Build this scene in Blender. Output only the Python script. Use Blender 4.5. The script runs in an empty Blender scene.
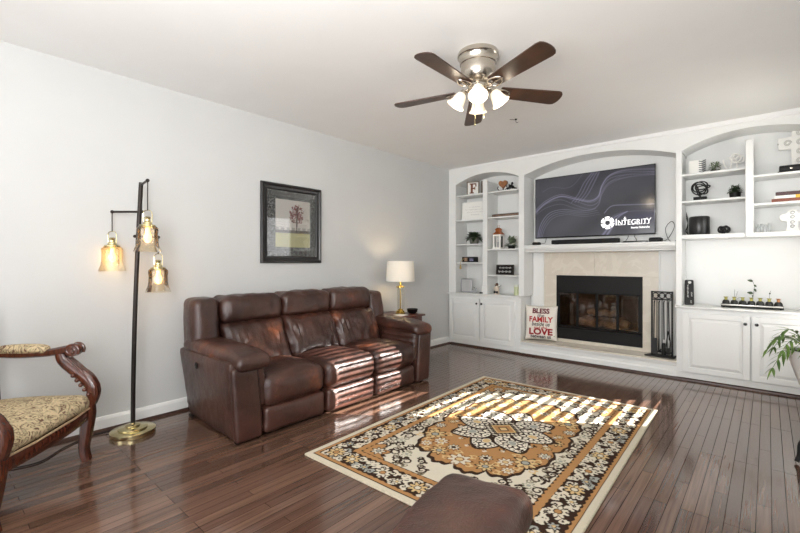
import bpy, bmesh, math, random
import numpy as np
from mathutils import Vector, Matrix, noise

# ------------------------------------------------------------------ camera, world, light, exposure
S = bpy.context.scene
COL = S.collection
PI = math.pi
cd = bpy.data.cameras.new('camera')
cam = bpy.data.objects.new('camera', cd)
COL.objects.link(cam)
cam.location = (3.73, 0.0, 1.264)
cam.rotation_euler = (PI / 2, 0, math.radians(41.5))
cd.sensor_width = 36.0
cd.lens = 416.0 / 800.0 * 36.0
cd.shift_y = -4.5 / 800.0
cd.clip_start = 0.02
S.camera = cam

wd = bpy.data.worlds.new('world')
S.world = wd
wd.use_nodes = True
bg = wd.node_tree.nodes['Background']
bg.inputs[0].default_value = (0.99, 0.99, 1.0, 1)
bg.inputs[1].default_value = 2.4

sun_d = bpy.data.lights.new('sun', 'SUN')
sun = bpy.data.objects.new('sun', sun_d)
COL.objects.link(sun)
sun_d.energy = 27.0
sun_d.angle = math.radians(0.2)
sun_d.color = (1.0, 0.96, 0.90)
SUN_DIR = Vector((-1, -0.69, -0.48)).normalized()
sun.rotation_euler = SUN_DIR.to_track_quat('-Z', 'Y').to_euler()


def area(name, loc, direction, sx, sy, energy, color=(1, 1, 1)):
    l = bpy.data.lights.new(name, 'AREA')
    l.shape = 'RECTANGLE'
    l.size, l.size_y, l.energy, l.color = sx, sy, energy, color
    o = bpy.data.objects.new(name, l)
    COL.objects.link(o)
    o.location = loc
    o.rotation_euler = Vector(direction).to_track_quat('-Z', 'Y').to_euler()
    return o


# added fill at the unseen rear opening; daylight of the window beside the bookcase
area('rear_fill', (2.4, -4.65, 1.4), (0, 1, 0.1), 4.2, 2.2, 60, (0.97, 0.98, 1.0))
# fill light added out of view at right, brightens left wall and ceiling
area('right_fill', (5.2, -1.2, 1.45), (-0.9, 0.75, 0.15), 2.4, 1.7, 68, (0.97, 0.98, 1.0))
# upward fill light added behind the camera to lift the ceiling
area('ceiling_fill', (3.3, -0.5, 1.6), (-0.3, 0.55, 1.0), 1.2, 1.2, 95, (1.0, 0.99, 0.97))
area('daylight_window', (4.75, 4.9, 0.8), (-1, -0.4, 0.8), 1.2, 1.4, 5, (1.0, 0.98, 0.95))

S.view_settings.view_transform = 'Standard'
S.view_settings.look = 'None'
S.view_settings.gamma = 1
S.view_settings.use_curve_mapping = False
S.view_settings.exposure = 0.52

random.seed(7)


# ------------------------------------------------------------------ helpers
def srgb(r, g, b):
    f = lambda c: (c / 255 / 12.92) if c / 255 <= 0.04045 else ((c / 255 + 0.055) / 1.055) ** 2.4
    return (f(r), f(g), f(b), 1.0)


def mat(name, color, rough=0.5, metal=0.0, noise_amt=0.0, noise_scale=8.0, bump=0.0, bump_scale=60.0, emit=None,
        emit_strength=0.0, spec=0.5, coat=0.0, stretch=(1, 1, 1), color2=None, sss=0.0, trans=0.0):
    m = bpy.data.materials.new(name)
    m.use_nodes = True
    nt = m.node_tree
    b = nt.nodes['Principled BSDF']
    b.inputs['Base Color'].default_value = color
    b.inputs['Roughness'].default_value = rough
    b.inputs['Metallic'].default_value = metal
    b.inputs['Specular IOR Level'].default_value = spec
    b.inputs['Coat Weight'].default_value = coat
    b.inputs['Transmission Weight'].default_value = trans
    if emit:
        b.inputs['Emission Color'].default_value = emit
        b.inputs['Emission Strength'].default_value = emit_strength
    tc = nt.nodes.new('ShaderNodeTexCoord')
    mp = nt.nodes.new('ShaderNodeMapping')
    mp.inputs['Scale'].default_value = stretch
    nt.links.new(tc.outputs['Object'], mp.inputs['Vector'])
    n = nt.nodes.new('ShaderNodeTexNoise')
    n.inputs['Scale'].default_value = noise_scale
    n.inputs['Detail'].default_value = 4
    nt.links.new(mp.outputs['Vector'], n.inputs['Vector'])
    r = nt.nodes.new('ShaderNodeValToRGB')
    r.color_ramp.elements[0].position = 0.35
    r.color_ramp.elements[1].position = 0.68
    c2 = color2 if color2 else tuple(min(1, c * (1 + noise_amt)) for c in color[:3]) + (1,)
    c1 = color if color2 else tuple(c * (1 - noise_amt) for c in color[:3]) + (1,)
    r.color_ramp.elements[0].color = c1
    r.color_ramp.elements[1].color = c2
    nt.links.new(n.outputs['Fac'], r.inputs['Fac'])
    nt.links.new(r.outputs['Color'], b.inputs['Base Color'])
    if bump:
        n2 = nt.nodes.new('ShaderNodeTexNoise')
        n2.inputs['Scale'].default_value = bump_scale
        n2.inputs['Detail'].default_value = 3
        nt.links.new(mp.outputs['Vector'], n2.inputs['Vector'])
        bp = nt.nodes.new('ShaderNodeBump')
        bp.inputs['Strength'].default_value = bump
        bp.inputs['Distance'].default_value = 0.01
        nt.links.new(n2.outputs['Fac'], bp.inputs['Height'])
        nt.links.new(bp.outputs['Normal'], b.inputs['Normal'])
    return m


def thin_glass(name, tint=(1, 1, 1, 1), rough=0.0, ior=1.45):
    m = bpy.data.materials.new(name)
    m.use_nodes = True
    nt = m.node_tree
    nt.nodes.remove(nt.nodes['Principled BSDF'])
    out = nt.nodes['Material Output']
    t = nt.nodes.new('ShaderNodeBsdfTransparent')
    t.inputs[0].default_value = tint
    g = nt.nodes.new('ShaderNodeBsdfGlossy')
    g.inputs['Roughness'].default_value = rough
    f = nt.nodes.new('ShaderNodeFresnel')
    f.inputs[0].default_value = ior
    mx = nt.nodes.new('ShaderNodeMixShader')
    nt.links.new(f.outputs[0], mx.inputs[0])
    nt.links.new(t.outputs[0], mx.inputs[1])
    nt.links.new(g.outputs[0], mx.inputs[2])
    nt.links.new(mx.outputs[0], out.inputs['Surface'])
    return m


def attr_mat(name, rough=0.9, emit=0.0, bump=0.0, bump_scale=300, spec=0.3):
    m = bpy.data.materials.new(name)
    m.use_nodes = True
    nt = m.node_tree
    b = nt.nodes['Principled BSDF']
    a = nt.nodes.new('ShaderNodeAttribute')
    a.attribute_name = 'pattern'
    b.inputs['Roughness'].default_value = rough
    b.inputs['Specular IOR Level'].default_value = spec
    if emit:
        b.inputs['Base Color'].default_value = (0.004, 0.004, 0.005, 1)
        nt.links.new(a.outputs['Color'], b.inputs['Emission Color'])
        b.inputs['Emission Strength'].default_value = emit
    else:
        nt.links.new(a.outputs['Color'], b.inputs['Base Color'])
    if bump:
        tc = nt.nodes.new('ShaderNodeTexCoord')
        n2 = nt.nodes.new('ShaderNodeTexNoise')
        n2.inputs['Scale'].default_value = bump_scale
        nt.links.new(tc.outputs['Object'], n2.inputs['Vector'])
        bp = nt.nodes.new('ShaderNodeBump')
        bp.inputs['Strength'].default_value = bump
        bp.inputs['Distance'].default_value = 0.004
        nt.links.new(n2.outputs['Fac'], bp.inputs['Height'])
        nt.links.new(bp.outputs['Normal'], b.inputs['Normal'])
    return m


def origin(p):
    v = Vector((0, 0, 0))
    while p:
        v = v + p.location
        p = p.parent
    return v


def link(o, m, parent):
    if m is not None:
        o.data.materials.append(m)
    COL.objects.link(o)
    if parent:
        o.parent = parent
    return o


def obj(name, bm, m, parent=None, smooth=True, local=False, base=None, angle=40):
    """bm in world coordinates (local=True: already in the parent's frame)."""
    if parent is not None:
        if not local:
            bmesh.ops.translate(bm, vec=-origin(parent), verts=bm.verts)
        loc = Vector((0, 0, 0))
    else:
        loc = Vector(base) if base else Vector((0, 0, 0))
        if not local:
            bmesh.ops.translate(bm, vec=-loc, verts=bm.verts)
    bmesh.ops.recalc_face_normals(bm, faces=bm.faces)
    me = bpy.data.meshes.new(name)
    if smooth:
        for f in bm.faces:
            f.smooth = True
        for e in bm.edges:
            if len(e.link_faces) == 2 and e.calc_face_angle(0) > math.radians(angle):
                e.smooth = False
    bm.to_mesh(me)
    bm.free()
    o = bpy.data.objects.new(name, me)
    o.location = loc
    return link(o, m, parent)


def thing(name, label, cat, loc=(0, 0, 0), rotz=0.0, group=None):
    o = bpy.data.objects.new(name, None)
    o.empty_display_size = 0.05
    COL.objects.link(o)
    o.location = loc
    o.rotation_euler = (0, 0, rotz)
    o['label'] = label
    o['category'] = cat
    if group:
        o['group'] = group
    return o


def tag(o, label, cat, group=None):
    o['label'] = label
    o['category'] = cat
    if group:
        o['group'] = group
    return o


def struct(name, bm, m, parent=None, smooth=True):
    o = obj(name, bm, m, parent, smooth)
    if parent is None:
        o['kind'] = 'structure'
    return o


def nb():
    return bmesh.new()


def box(bm, x0, x1, y0, y1, z0, z1, bev=0.0, seg=2, M=None):
    r = bmesh.ops.create_cube(bm, size=1.0)
    vs = r['verts']
    for v in vs:
        v.co = Vector(((x0 + x1) / 2 + v.co.x * (x1 - x0), (y0 + y1) / 2 + v.co.y * (y1 - y0), (z0 + z1) / 2 + v.co.z * (z1 - z0)))
    if bev > 0:
        es = list({e for v in vs for e in v.link_edges})
        rr = bmesh.ops.bevel(bm, geom=es, offset=bev, segments=seg, affect='EDGES', profile=0.5)
        vs = list({v for f in rr['faces'] for v in f.verts} | {v for v in vs if v.is_valid})
    if M is not None:
        bmesh.ops.transform(bm, matrix=M, verts=vs)
    return vs


def frame_z(d):
    d = Vector(d).normalized()
    a = Vector((0, 0, 1)) if abs(d.z) < 0.9 else Vector((1, 0, 0))
    u = d.cross(a).normalized()
    return u, d.cross(u).normalized()


def tube(bm, pts, r, n=10, caps=True, sx=1.0):
    """swept circle along pts; r a number or a list"""
    pts = [Vector(p) for p in pts]
    rs = r if isinstance(r, (list, tuple)) else [r] * len(pts)
    rings = []
    u = None
    for i, p in enumerate(pts):
        d = (pts[min(i + 1, len(pts) - 1)] - pts[max(i - 1, 0)]).normalized()
        if u is None:
            u, w = frame_z(d)
        else:
            u = (u - d * u.dot(d))
            if u.length < 1e-6:
                u, w = frame_z(d)
            u.normalize()
            w = d.cross(u).normalized()
        rings.append([bm.verts.new(p + (u * math.cos(2 * PI * k / n) * sx + w * math.sin(2 * PI * k / n)) * rs[i]) for k in range(n)])
    for a, b in zip(rings, rings[1:]):
        for k in range(n):
            bm.faces.new((a[k], a[(k + 1) % n], b[(k + 1) % n], b[k]))
    if caps:
        bm.faces.new(rings[0][::-1])
        bm.faces.new(rings[-1])
    return [v for q in rings for v in q]


def spline(pts, n=8):
    pts = [Vector(p) for p in pts]
    out = []
    P = [pts[0]] + pts + [pts[-1]]
    for i in range(1, len(P) - 2):
        for k in range(n):
            t = k / n
            a, b, c, d = P[i - 1], P[i], P[i + 1], P[i + 2]
            out.append(0.5 * ((2 * b) + (c - a) * t + (2 * a - 5 * b + 4 * c - d) * t * t + (3 * b - a - 3 * c + d) * t ** 3))
    out.append(pts[-1])
    return out


def lerp_list(vals, n):
    out = []
    for i in range(len(vals) - 1):
        for k in range(n):
            out.append(vals[i] + (vals[i + 1] - vals[i]) * k / n)
    out.append(vals[-1])
    return out


def lathe(bm, prof, c=(0, 0, 0), n=24, M=None, closed=False):
    """prof: (radius, z) from bottom to top"""
    c = Vector(c)
    rings = []
    allv = []
    for r, z in prof:
        if r < 1e-5:
            v = bm.verts.new(c + Vector((0, 0, z)))
            rings.append([v])
            allv.append(v)
        else:
            q = [bm.verts.new(c + Vector((r * math.cos(2 * PI * k / n), r * math.sin(2 * PI * k / n), z))) for k in range(n)]
            rings.append(q)
            allv += q
    for a, b in zip(rings, rings[1:]):
        for k in range(n):
            k2 = (k + 1) % n
            if len(a) == 1 and len(b) == 1:
                continue
            if len(a) == 1:
                bm.faces.new((a[0], b[k2], b[k]))
            elif len(b) == 1:
                bm.faces.new((a[k], a[k2], b[0]))
            else:
                bm.faces.new((a[k], a[k2], b[k2], b[k]))
    if M is not None:
        bmesh.ops.transform(bm, matrix=M, verts=allv)
    return allv


def prism(bm, pts, axis, a0, a1, bev=0.0):
    """polygon pts in the two other axes, extruded along axis from a0 to a1"""
    def mk(p, a):
        return Vector({0: (a, p[0], p[1]), 1: (p[0], a, p[1]), 2: (p[0], p[1], a)}[axis])
    A = [bm.verts.new(mk(p, a0)) for p in pts]
    B = [bm.verts.new(mk(p, a1)) for p in pts]
    fs = [bm.faces.new(A[::-1]), bm.faces.new(B)]
    n = len(pts)
    for i in range(n):
        fs.append(bm.faces.new((A[i], A[(i + 1) % n], B[(i + 1) % n], B[i])))
    if bev > 0:
        es = list({e for f in fs[:2] for e in f.edges})
        bmesh.ops.bevel(bm, geom=es, offset=bev, segments=2, affect='EDGES', profile=0.5)
    return A + B


def ball(bm, c, r, n=12, sz=1.0):
    prof = [(r * math.sin(PI * i / n), -r * sz * math.cos(PI * i / n)) for i in range(n + 1)]
    prof[0] = (0, -r * sz)
    prof[-1] = (0, r * sz)
    return lathe(bm, prof, c, n=max(12, n))


def puff(bm, x0, x1, y0, y1, z0, z1, r=0.05, bulge=(0, 0, 0), n=(14, 14, 8), fn=None, wr=0.0, ws=(6, 6, 6), seed=0.0, pinch=0.0):
    """upholstered rounded box with bulging faces and wrinkles"""
    c = Vector(((x0 + x1) / 2, (y0 + y1) / 2, (z0 + z1) / 2))
    h = Vector(((x1 - x0) / 2, (y1 - y0) / 2, (z1 - z0) / 2))
    r = min(r, h.x * 0.98, h.y * 0.98, h.z * 0.98)
    cache = {}

    def ease(t):
        return math.sin(t * PI / 2) * 0.35 + t * 0.65

    def vert(i, j, k):
        key = (i, j, k)
        if key in cache:
            return cache[key]
        t = Vector((ease(2 * i / n[0] - 1), ease(2 * j / n[1] - 1), ease(2 * k / n[2] - 1)))
        p = Vector((t.x * h.x, t.y * h.y, t.z * h.z))
        q = Vector([max(-(h[a] - r), min(h[a] - r, p[a])) for a in range(3)])
        d = p - q
        if d.length > 1e-9:
            p = q + d.normalized() * r
        f = [max(0, 1 - t[a] ** 2) for a in range(3)]
        p.x += bulge[0] * t.x * f[1] * f[2]
        p.y += bulge[1] * t.y * f[0] * f[2]
        p.z += bulge[2] * t.z * f[0] * f[1]
        if wr:
            s = Vector((p.x * ws[0] + seed, p.y * ws[1] - seed, p.z * ws[2] + seed * 2))
            dn = d.normalized() if d.length > 1e-9 else t.normalized()
            p += dn * wr * (noise.noise(s) + 0.5 * noise.noise(s * 2.3))
        p = p + c
        if fn:
            p = fn(p)
        v = bm.verts.new(p)
        cache[key] = v
        return v
    out = []
    N = n
    for (a, b, cax) in ((0, 1, 2), (1, 2, 0), (2, 0, 1)):
        for side in (0, N[cax]):
            for i in range(N[a]):
                for j in range(N[b]):
                    idx = []
                    for (ii, jj) in ((i, j), (i + 1, j), (i + 1, j + 1), (i, j + 1)):
                        t3 = [0, 0, 0]
                        t3[a], t3[b], t3[cax] = ii, jj, side
                        idx.append(vert(*t3))
                    if side == 0:
                        idx.reverse()
                    out.append(bm.faces.new(idx))
    return list(cache.values())


def grid_mesh(name, arr, P, m, parent=None, thick=0.0, base=None):
    """arr[h][w][3] linear colours painted on a dense sheet; P(u, v) -> world point, v=0 the bottom row"""
    h, w = arr.shape[:2]
    off = origin(parent) if parent else Vector(base or (0, 0, 0))
    verts = []
    for j in range(h):
        for i in range(w):
            verts.append(tuple(Vector(P(i / (w - 1), j / (h - 1))) - off))
    faces = [(j * w + i, j * w + i + 1, (j + 1) * w + i + 1, (j + 1) * w + i) for j in range(h - 1) for i in range(w - 1)]
    me = bpy.data.meshes.new(name)
    me.from_pydata(verts, [], faces)
    at = me.attributes.new('pattern', 'FLOAT_COLOR', 'POINT')
    c = np.ones((h * w, 4), dtype=np.float32)
    c[:, :3] = arr.reshape(-1, 3)
    at.data.foreach_set('color', c.ravel())
    o = bpy.data.objects.new(name, me)
    if parent is None:
        o.location = off
    return link(o, m, parent)


def text_bm(s, size, extrude=0.0008, align='CENTER', shear=0.0, offset=0.0, space=1.0):
    cu = bpy.data.curves.new('t', 'FONT')
    cu.body = s
    cu.size = size
    cu.extrude = extrude
    cu.align_x = align
    cu.shear = shear
    cu.offset = offset
    cu.space_character = space
    cu.resolution_u = 3
    o = bpy.data.objects.new('t', cu)
    COL.objects.link(o)
    bpy.context.view_layer.update()
    me = bpy.data.meshes.new_from_object(o)
    bm = bmesh.new()
    bm.from_mesh(me)
    bpy.data.objects.remove(o)
    bpy.data.curves.remove(cu)
    bpy.data.meshes.remove(me)
    return bm


def lin(c):
    return np.array(srgb(*c)[:3])


# ------------------------------------------------------------------ materials
M_wall = mat('wall_paint', srgb(195, 196, 195), 0.75, noise_amt=0.012, noise_scale=3, bump=0.04, bump_scale=180)
M_ceil = mat('ceiling_paint', srgb(232, 232, 231), 0.85, noise_amt=0.01, noise_scale=3)
M_white = mat('white_trim_paint', srgb(226, 227, 225), 0.38, noise_amt=0.01, noise_scale=5)
M_shelfback = mat('shelf_back_paint', srgb(222, 222, 218), 0.5, noise_amt=0.01, noise_scale=5)
M_shoe = mat('dark_shoe_moulding', srgb(58, 34, 26), 0.35, noise_amt=0.2, noise_scale=20)
M_leather = None
M_black = mat('black_satin', srgb(14, 14, 14), 0.5, noise_amt=0.2, noise_scale=20, spec=0.3)
M_iron = mat('wrought_iron', srgb(16, 15, 15), 0.55, metal=0.0, noise_amt=0.2, noise_scale=40, bump=0.15, bump_scale=120)
M_blackgloss = mat('black_gloss', srgb(12, 12, 13), 0.18, noise_amt=0.1)
M_brass = mat('antique_brass', srgb(208, 196, 152), 0.22, metal=1.0, noise_amt=0.06, noise_scale=12)
M_gold = mat('polished_gold', srgb(212, 180, 92), 0.2, metal=1.0, noise_amt=0.05, noise_scale=12)
M_nickel = mat('brushed_nickel', srgb(196, 188, 176), 0.24, metal=1.0, noise_amt=0.06, noise_scale=30, stretch=(1, 1, 12))
M_bronze = mat('dark_bronze', srgb(40, 34, 30), 0.38, metal=0.6, noise_amt=0.15, noise_scale=25)
M_green = mat('leaf_green', srgb(58, 84, 44), 0.5, noise_scale=30, color2=srgb(96, 122, 62))
M_darkgreen = mat('dark_leaf_green', srgb(34, 48, 30), 0.55, noise_scale=30, color2=srgb(66, 84, 52))
M_palegreen = mat('grey_green_leaf', srgb(84, 100, 76), 0.6, noise_scale=30, color2=srgb(138, 150, 120))
M_soil = mat('soil', srgb(52, 40, 30), 0.95, noise_amt=0.3, noise_scale=60)
M_paper = mat('white_paint_object', srgb(236, 235, 230), 0.5, noise_amt=0.015)
M_copper = mat('copper', srgb(176, 104, 62), 0.3, metal=0.9, noise_amt=0.1, noise_scale=20)
M_glass = thin_glass('clear_glass')
M_paneglass = thin_glass('picture_glass', ior=1.5)


def leather_mat(name, worn):
    m = bpy.data.materials.new(name)
    m.use_nodes = True
    nt = m.node_tree
    L = nt.links.new
    b = nt.nodes['Principled BSDF']
    tc = nt.nodes.new('ShaderNodeTexCoord')
    n1 = nt.nodes.new('ShaderNodeTexNoise')
    n1.inputs['Scale'].default_value = 3.0
    n1.inputs['Detail'].default_value = 6
    n1.inputs['Roughness'].default_value = 0.65
    L(tc.outputs['Object'], n1.inputs['Vector'])
    r = nt.nodes.new('ShaderNodeValToRGB')
    e = r.color_ramp.elements
    e[0].position, e[0].color = 0.30, srgb(36, 21, 18)
    e[1].position, e[1].color = 0.56, srgb(70, 43, 35)
    q = e.new(0.62 if worn else 0.8)
    q.color = srgb(96, 56, 40) if worn else srgb(84, 52, 42)
    q = e.new(0.72 if worn else 0.95)
    q.color = srgb(150, 84, 50) if worn else srgb(92, 56, 44)
    L(n1.outputs['Fac'], r.inputs['Fac'])
    L(r.outputs['Color'], b.inputs['Base Color'])
    v = nt.nodes.new('ShaderNodeTexVoronoi')
    v.inputs['Scale'].default_value = 160
    L(tc.outputs['Object'], v.inputs['Vector'])
    n2 = nt.nodes.new('ShaderNodeTexNoise')
    n2.inputs['Scale'].default_value = 14
    n2.inputs['Detail'].default_value = 5
    L(tc.outputs['Object'], n2.inputs['Vector'])
    ad = nt.nodes.new('ShaderNodeMath')
    ad.operation = 'MULTIPLY_ADD'
    ad.inputs[1].default_value = 0.12
    L(v.outputs['Distance'], ad.inputs[0])
    L(n2.outputs['Fac'], ad.inputs[2])
    bp = nt.nodes.new('ShaderNodeBump')
    bp.inputs['Strength'].default_value = 0.6
    bp.inputs['Distance'].default_value = 0.012
    L(ad.outputs[0], bp.inputs['Height'])
    L(bp.outputs['Normal'], b.inputs['Normal'])
    rr = nt.nodes.new('ShaderNodeMapRange')
    rr.inputs['To Min'].default_value = 0.25
    rr.inputs['To Max'].default_value = 0.42
    L(n2.outputs['Fac'], rr.inputs['Value'])
    L(rr.outputs[0], b.inputs['Roughness'])
    b.inputs['Specular IOR Level'].default_value = 0.55
    return m


M_leather = leather_mat('brown_leather', False)
M_worn = leather_mat('worn_brown_leather', True)


def floor_mat():
    m = bpy.data.materials.new('walnut_strip_floor')
    m.use_nodes = True
    nt = m.node_tree
    L = nt.links.new
    b = nt.nodes['Principled BSDF']
    tc = nt.nodes.new('ShaderNodeTexCoord')
    mp = nt.nodes.new('ShaderNodeMapping')
    mp.inputs['Rotation'].default_value = (0, 0, PI / 2)
    L(tc.outputs['Object'], mp.inputs['Vector'])
    br = nt.nodes.new('ShaderNodeTexBrick')
    br.offset = 0.37
    br.offset_frequency = 3
    br.inputs['Scale'].default_value = 1.0
    br.inputs['Brick Width'].default_value = 0.85
    br.inputs['Row Height'].default_value = 0.0585
    br.inputs['Mortar Size'].default_value = 0.0016
    br.inputs['Mortar Smooth'].default_value = 0.3
    br.inputs['Color1'].default_value = srgb(116, 88, 72)
    br.inputs['Color2'].default_value = srgb(85, 60, 49)
    br.inputs['Mortar'].default_value = srgb(30, 18, 13)
    L(mp.outputs['Vector'], br.inputs['Vector'])
    mp2 = nt.nodes.new('ShaderNodeMapping')
    mp2.inputs['Scale'].default_value = (60, 2.2, 1)
    L(tc.outputs['Object'], mp2.inputs['Vector'])
    n = nt.nodes.new('ShaderNodeTexNoise')
    n.inputs['Scale'].default_value = 1.0
    n.inputs['Detail'].default_value = 5
    n.inputs['Distortion'].default_value = 0.6
    L(mp2.outputs['Vector'], n.inputs['Vector'])
    mr = nt.nodes.new('ShaderNodeMapRange')
    mr.inputs['From Min'].default_value = 0.3
    mr.inputs['From Max'].default_value = 0.7
    mr.inputs['To Min'].default_value = 0.72
    mr.inputs['To Max'].default_value = 1.22
    L(n.outputs['Fac'], mr.inputs['Value'])
    mx = nt.nodes.new('ShaderNodeVectorMath')
    mx.operation = 'SCALE'
    L(br.outputs['Color'], mx.inputs[0])
    L(mr.outputs[0], mx.inputs['Scale'])
    L(mx.outputs['Vector'], b.inputs['Base Color'])
    n3 = nt.nodes.new('ShaderNodeTexNoise')
    n3.inputs['Scale'].default_value = 5
    L(tc.outputs['Object'], n3.inputs['Vector'])
    m3 = nt.nodes.new('ShaderNodeMapRange')
    m3.inputs['To Min'].default_value = 0.10
    m3.inputs['To Max'].default_value = 0.19
    L(n3.outputs['Fac'], m3.inputs['Value'])
    L(m3.outputs[0], b.inputs['Roughness'])
    for sock, k in (('Specular IOR Level', 0.75), ('Coat Weight', 0.35)):     # no gloss in the joints
        q = nt.nodes.new('ShaderNodeMapRange')
        q.inputs['To Min'].default_value = k
        q.inputs['To Max'].default_value = 0.0
        L(br.outputs['Fac'], q.inputs['Value'])
        L(q.outputs[0], b.inputs[sock])
    b.inputs['Coat Roughness'].default_value = 0.08
    inv = nt.nodes.new('ShaderNodeMath')
    inv.operation = 'MULTIPLY_ADD'
    inv.inputs[1].default_value = -1.0
    L(br.outputs['Fac'], inv.inputs[0])
    ns = nt.nodes.new('ShaderNodeMath')
    ns.operation = 'MULTIPLY'
    ns.inputs[1].default_value = 0.25
    L(n.outputs['Fac'], ns.inputs[0])
    L(ns.outputs[0], inv.inputs[2])
    bp = nt.nodes.new('ShaderNodeBump')
    bp.inputs['Strength'].default_value = 0.25
    bp.inputs['Distance'].default_value = 0.002
    L(inv.outputs[0], bp.inputs['Height'])
    L(bp.outputs['Normal'], b.inputs['Normal'])
    return m


def tile_mat():
    m = bpy.data.materials.new('beige_marble_tile')
    m.use_nodes = True
    nt = m.node_tree
    L = nt.links.new
    b = nt.nodes['Principled BSDF']
    tc = nt.nodes.new('ShaderNodeTexCoord')
    n = nt.nodes.new('ShaderNodeTexNoise')
    n.inputs['Scale'].default_value = 3.5
    n.inputs['Detail'].default_value = 8
    n.inputs['Distortion'].default_value = 1.8
    L(tc.outputs['Object'], n.inputs['Vector'])
    r = nt.nodes.new('ShaderNodeValToRGB')
    e = r.color_ramp.elements
    e[0].position, e[0].color = 0.30, srgb(211, 203, 188)
    e[1].position, e[1].color = 0.62, srgb(215, 207, 193)
    q = e.new(0.505)
    q.color = srgb(213, 205, 191)
    q = e.new(0.52)
    q.color = srgb(219, 212, 198)
    L(n.outputs['Fac'], r.inputs['Fac'])
    L(r.outputs['Color'], b.inputs['Base Color'])
    b.inputs['Roughness'].default_value = 0.22
    return m


def tapestry_mat():
    m = bpy.data.materials.new('paisley_tapestry')
    m.use_nodes = True
    nt = m.node_tree
    L = nt.links.new
    b = nt.nodes['Principled BSDF']
    tc = nt.nodes.new('ShaderNodeTexCoord')
    n = nt.nodes.new('ShaderNodeTexNoise')
    n.inputs['Scale'].default_value = 14
    n.inputs['Detail'].default_value = 2
    n.inputs['Distortion'].default_value = 2.5
    L(tc.outputs['Object'], n.inputs['Vector'])
    wv = nt.nodes.new('ShaderNodeMath')
    wv.operation = 'MULTIPLY'
    wv.inputs[1].default_value = 26
    L(n.outputs['Fac'], wv.inputs[0])
    sn = nt.nodes.new('ShaderNodeMath')
    sn.operation = 'SINE'
    L(wv.outputs[0], sn.inputs[0])
    r = nt.nodes.new('ShaderNodeValToRGB')
    e = r.color_ramp.elements
    e[0].position, e[0].color = 0.05, srgb(104, 74, 56)
    e[1].position, e[1].color = 0.9, srgb(206, 186, 150)
    q = e.new(0.17)
    q.color = srgb(184, 168, 136)
    q = e.new(0.55)
    q.color = srgb(168, 158, 124)
    mr = nt.nodes.new('ShaderNodeMapRange')
    mr.inputs['From Min'].default_value = -1
    L(sn.outputs[0], mr.inputs['Value'])
    L(mr.outputs[0], r.inputs['Fac'])
    L(r.outputs['Color'], b.inputs['Base Color'])
    b.inputs['Roughness'].default_value = 0.85
    n2 = nt.nodes.new('ShaderNodeTexNoise')
    n2.inputs['Scale'].default_value = 220
    L(tc.outputs['Object'], n2.inputs['Vector'])
    bp = nt.nodes.new('ShaderNodeBump')
    bp.inputs['Strength'].default_value = 0.3
    bp.inputs['Distance'].default_value = 0.004
    L(n2.outputs['Fac'], bp.inputs['Height'])
    L(bp.outputs['Normal'], b.inputs['Normal'])
    return m


M_floor = floor_mat()
M_tile = tile_mat()
M_tapestry = tapestry_mat()
M_mahogany = mat('carved_mahogany', srgb(62, 30, 20), 0.26, noise_scale=10, color2=srgb(92, 46, 30), stretch=(6, 6, 1), coat=0.3)

# ------------------------------------------------------------------ the room
RX, RY0, BY, FY, H = 4.2, -4.5, 5.70, 5.37, 2.70     # right wall, rear wall, back plane, built-in front plane, ceiling
b = nb()
box(b, -0.06, RX + 0.06, RY0 - 0.3, BY + 0.06, -0.05, 0.0)
box(b, RX + 0.06, 5.36, RY0 - 0.3, 1.96, -0.05, 0.0)
struct('floor', b, M_floor, smooth=False)
b = nb()
box(b, -0.06, RX + 0.06, RY0 - 0.3, BY + 0.06, H, H + 0.05)
box(b, RX + 0.06, 5.36, RY0 - 0.3, 1.96, H, H + 0.05)
struct('ceiling', b, M_ceil, smooth=False)
b = nb()
box(b, -0.06, 0.0, RY0, BY + 0.06, 0, H)
struct('wall_left', b, M_wall, smooth=False)
# right wall with its one window
WY0, WY1, WZ0, WZ1 = 4.42, 5.29, 0.55, 2.24
b = nb()
box(b, RX, RX + 0.06, 1.9, WY0, 0, H)
box(b, RX + 0.06, 5.3, 1.9, 1.96, 0, H)
box(b, 5.3, 5.36, RY0, 1.96, 0, H)
box(b, RX, RX + 0.06, WY1, BY + 0.06, 0, H)
box(b, RX, RX + 0.06, WY0, WY1, 0, WZ0)
box(b, RX, RX + 0.06, WY0, WY1, WZ1, H)
struct('wall_right', b, M_wall, smooth=False)
# rear wall with a wide cased opening, unseen and added to let light in
b = nb()
box(b, 0, 0.45, RY0 - 0.06, RY0, 0, H)
box(b, 4.65, 5.3, RY0 - 0.06, RY0, 0, H)
box(b, 0.45, 4.65, RY0 - 0.06, RY0, 2.5, H)
struct('wall_rear', b, M_wall, smooth=False)
# the window: frame, meeting rail, glass
b = nb()
fx0, fx1 = RX + 0.015, RX + 0.05
box(b, fx0, fx1, WY0 - 0.02, WY0 + 0.02, WZ0, WZ1)
box(b, fx0, fx1, WY1 - 0.02, WY1 + 0.02, WZ0, WZ1)
box(b, fx0, fx1, WY0, WY1, WZ0 - 0.02, WZ0 + 0.03)
box(b, fx0, fx1, WY0, WY1, WZ1 - 0.03, WZ1 + 0.02)
box(b, fx0, fx1, WY0, WY1, 1.31, 1.40)
w1 = struct('window_1', b, M_white, smooth=False)
b = nb()
box(b, RX - 0.012, RX, WY0 - 0.09, WY0 - 0.0, WZ0 - 0.08, WZ1 + 0.09, 0.003)
box(b, RX - 0.012, RX, WY1, WY1 + 0.06, WZ0 - 0.08, WZ1 + 0.09, 0.003)
box(b, RX - 0.012, RX, WY0, WY1, WZ1, WZ1 + 0.09, 0.003)
box(b, RX - 0.03, RX, WY0 - 0.09, WY1 + 0.06, WZ0 - 0.03, WZ0, 0.003)
obj('window_casing', b, M_white, w1)
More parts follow.
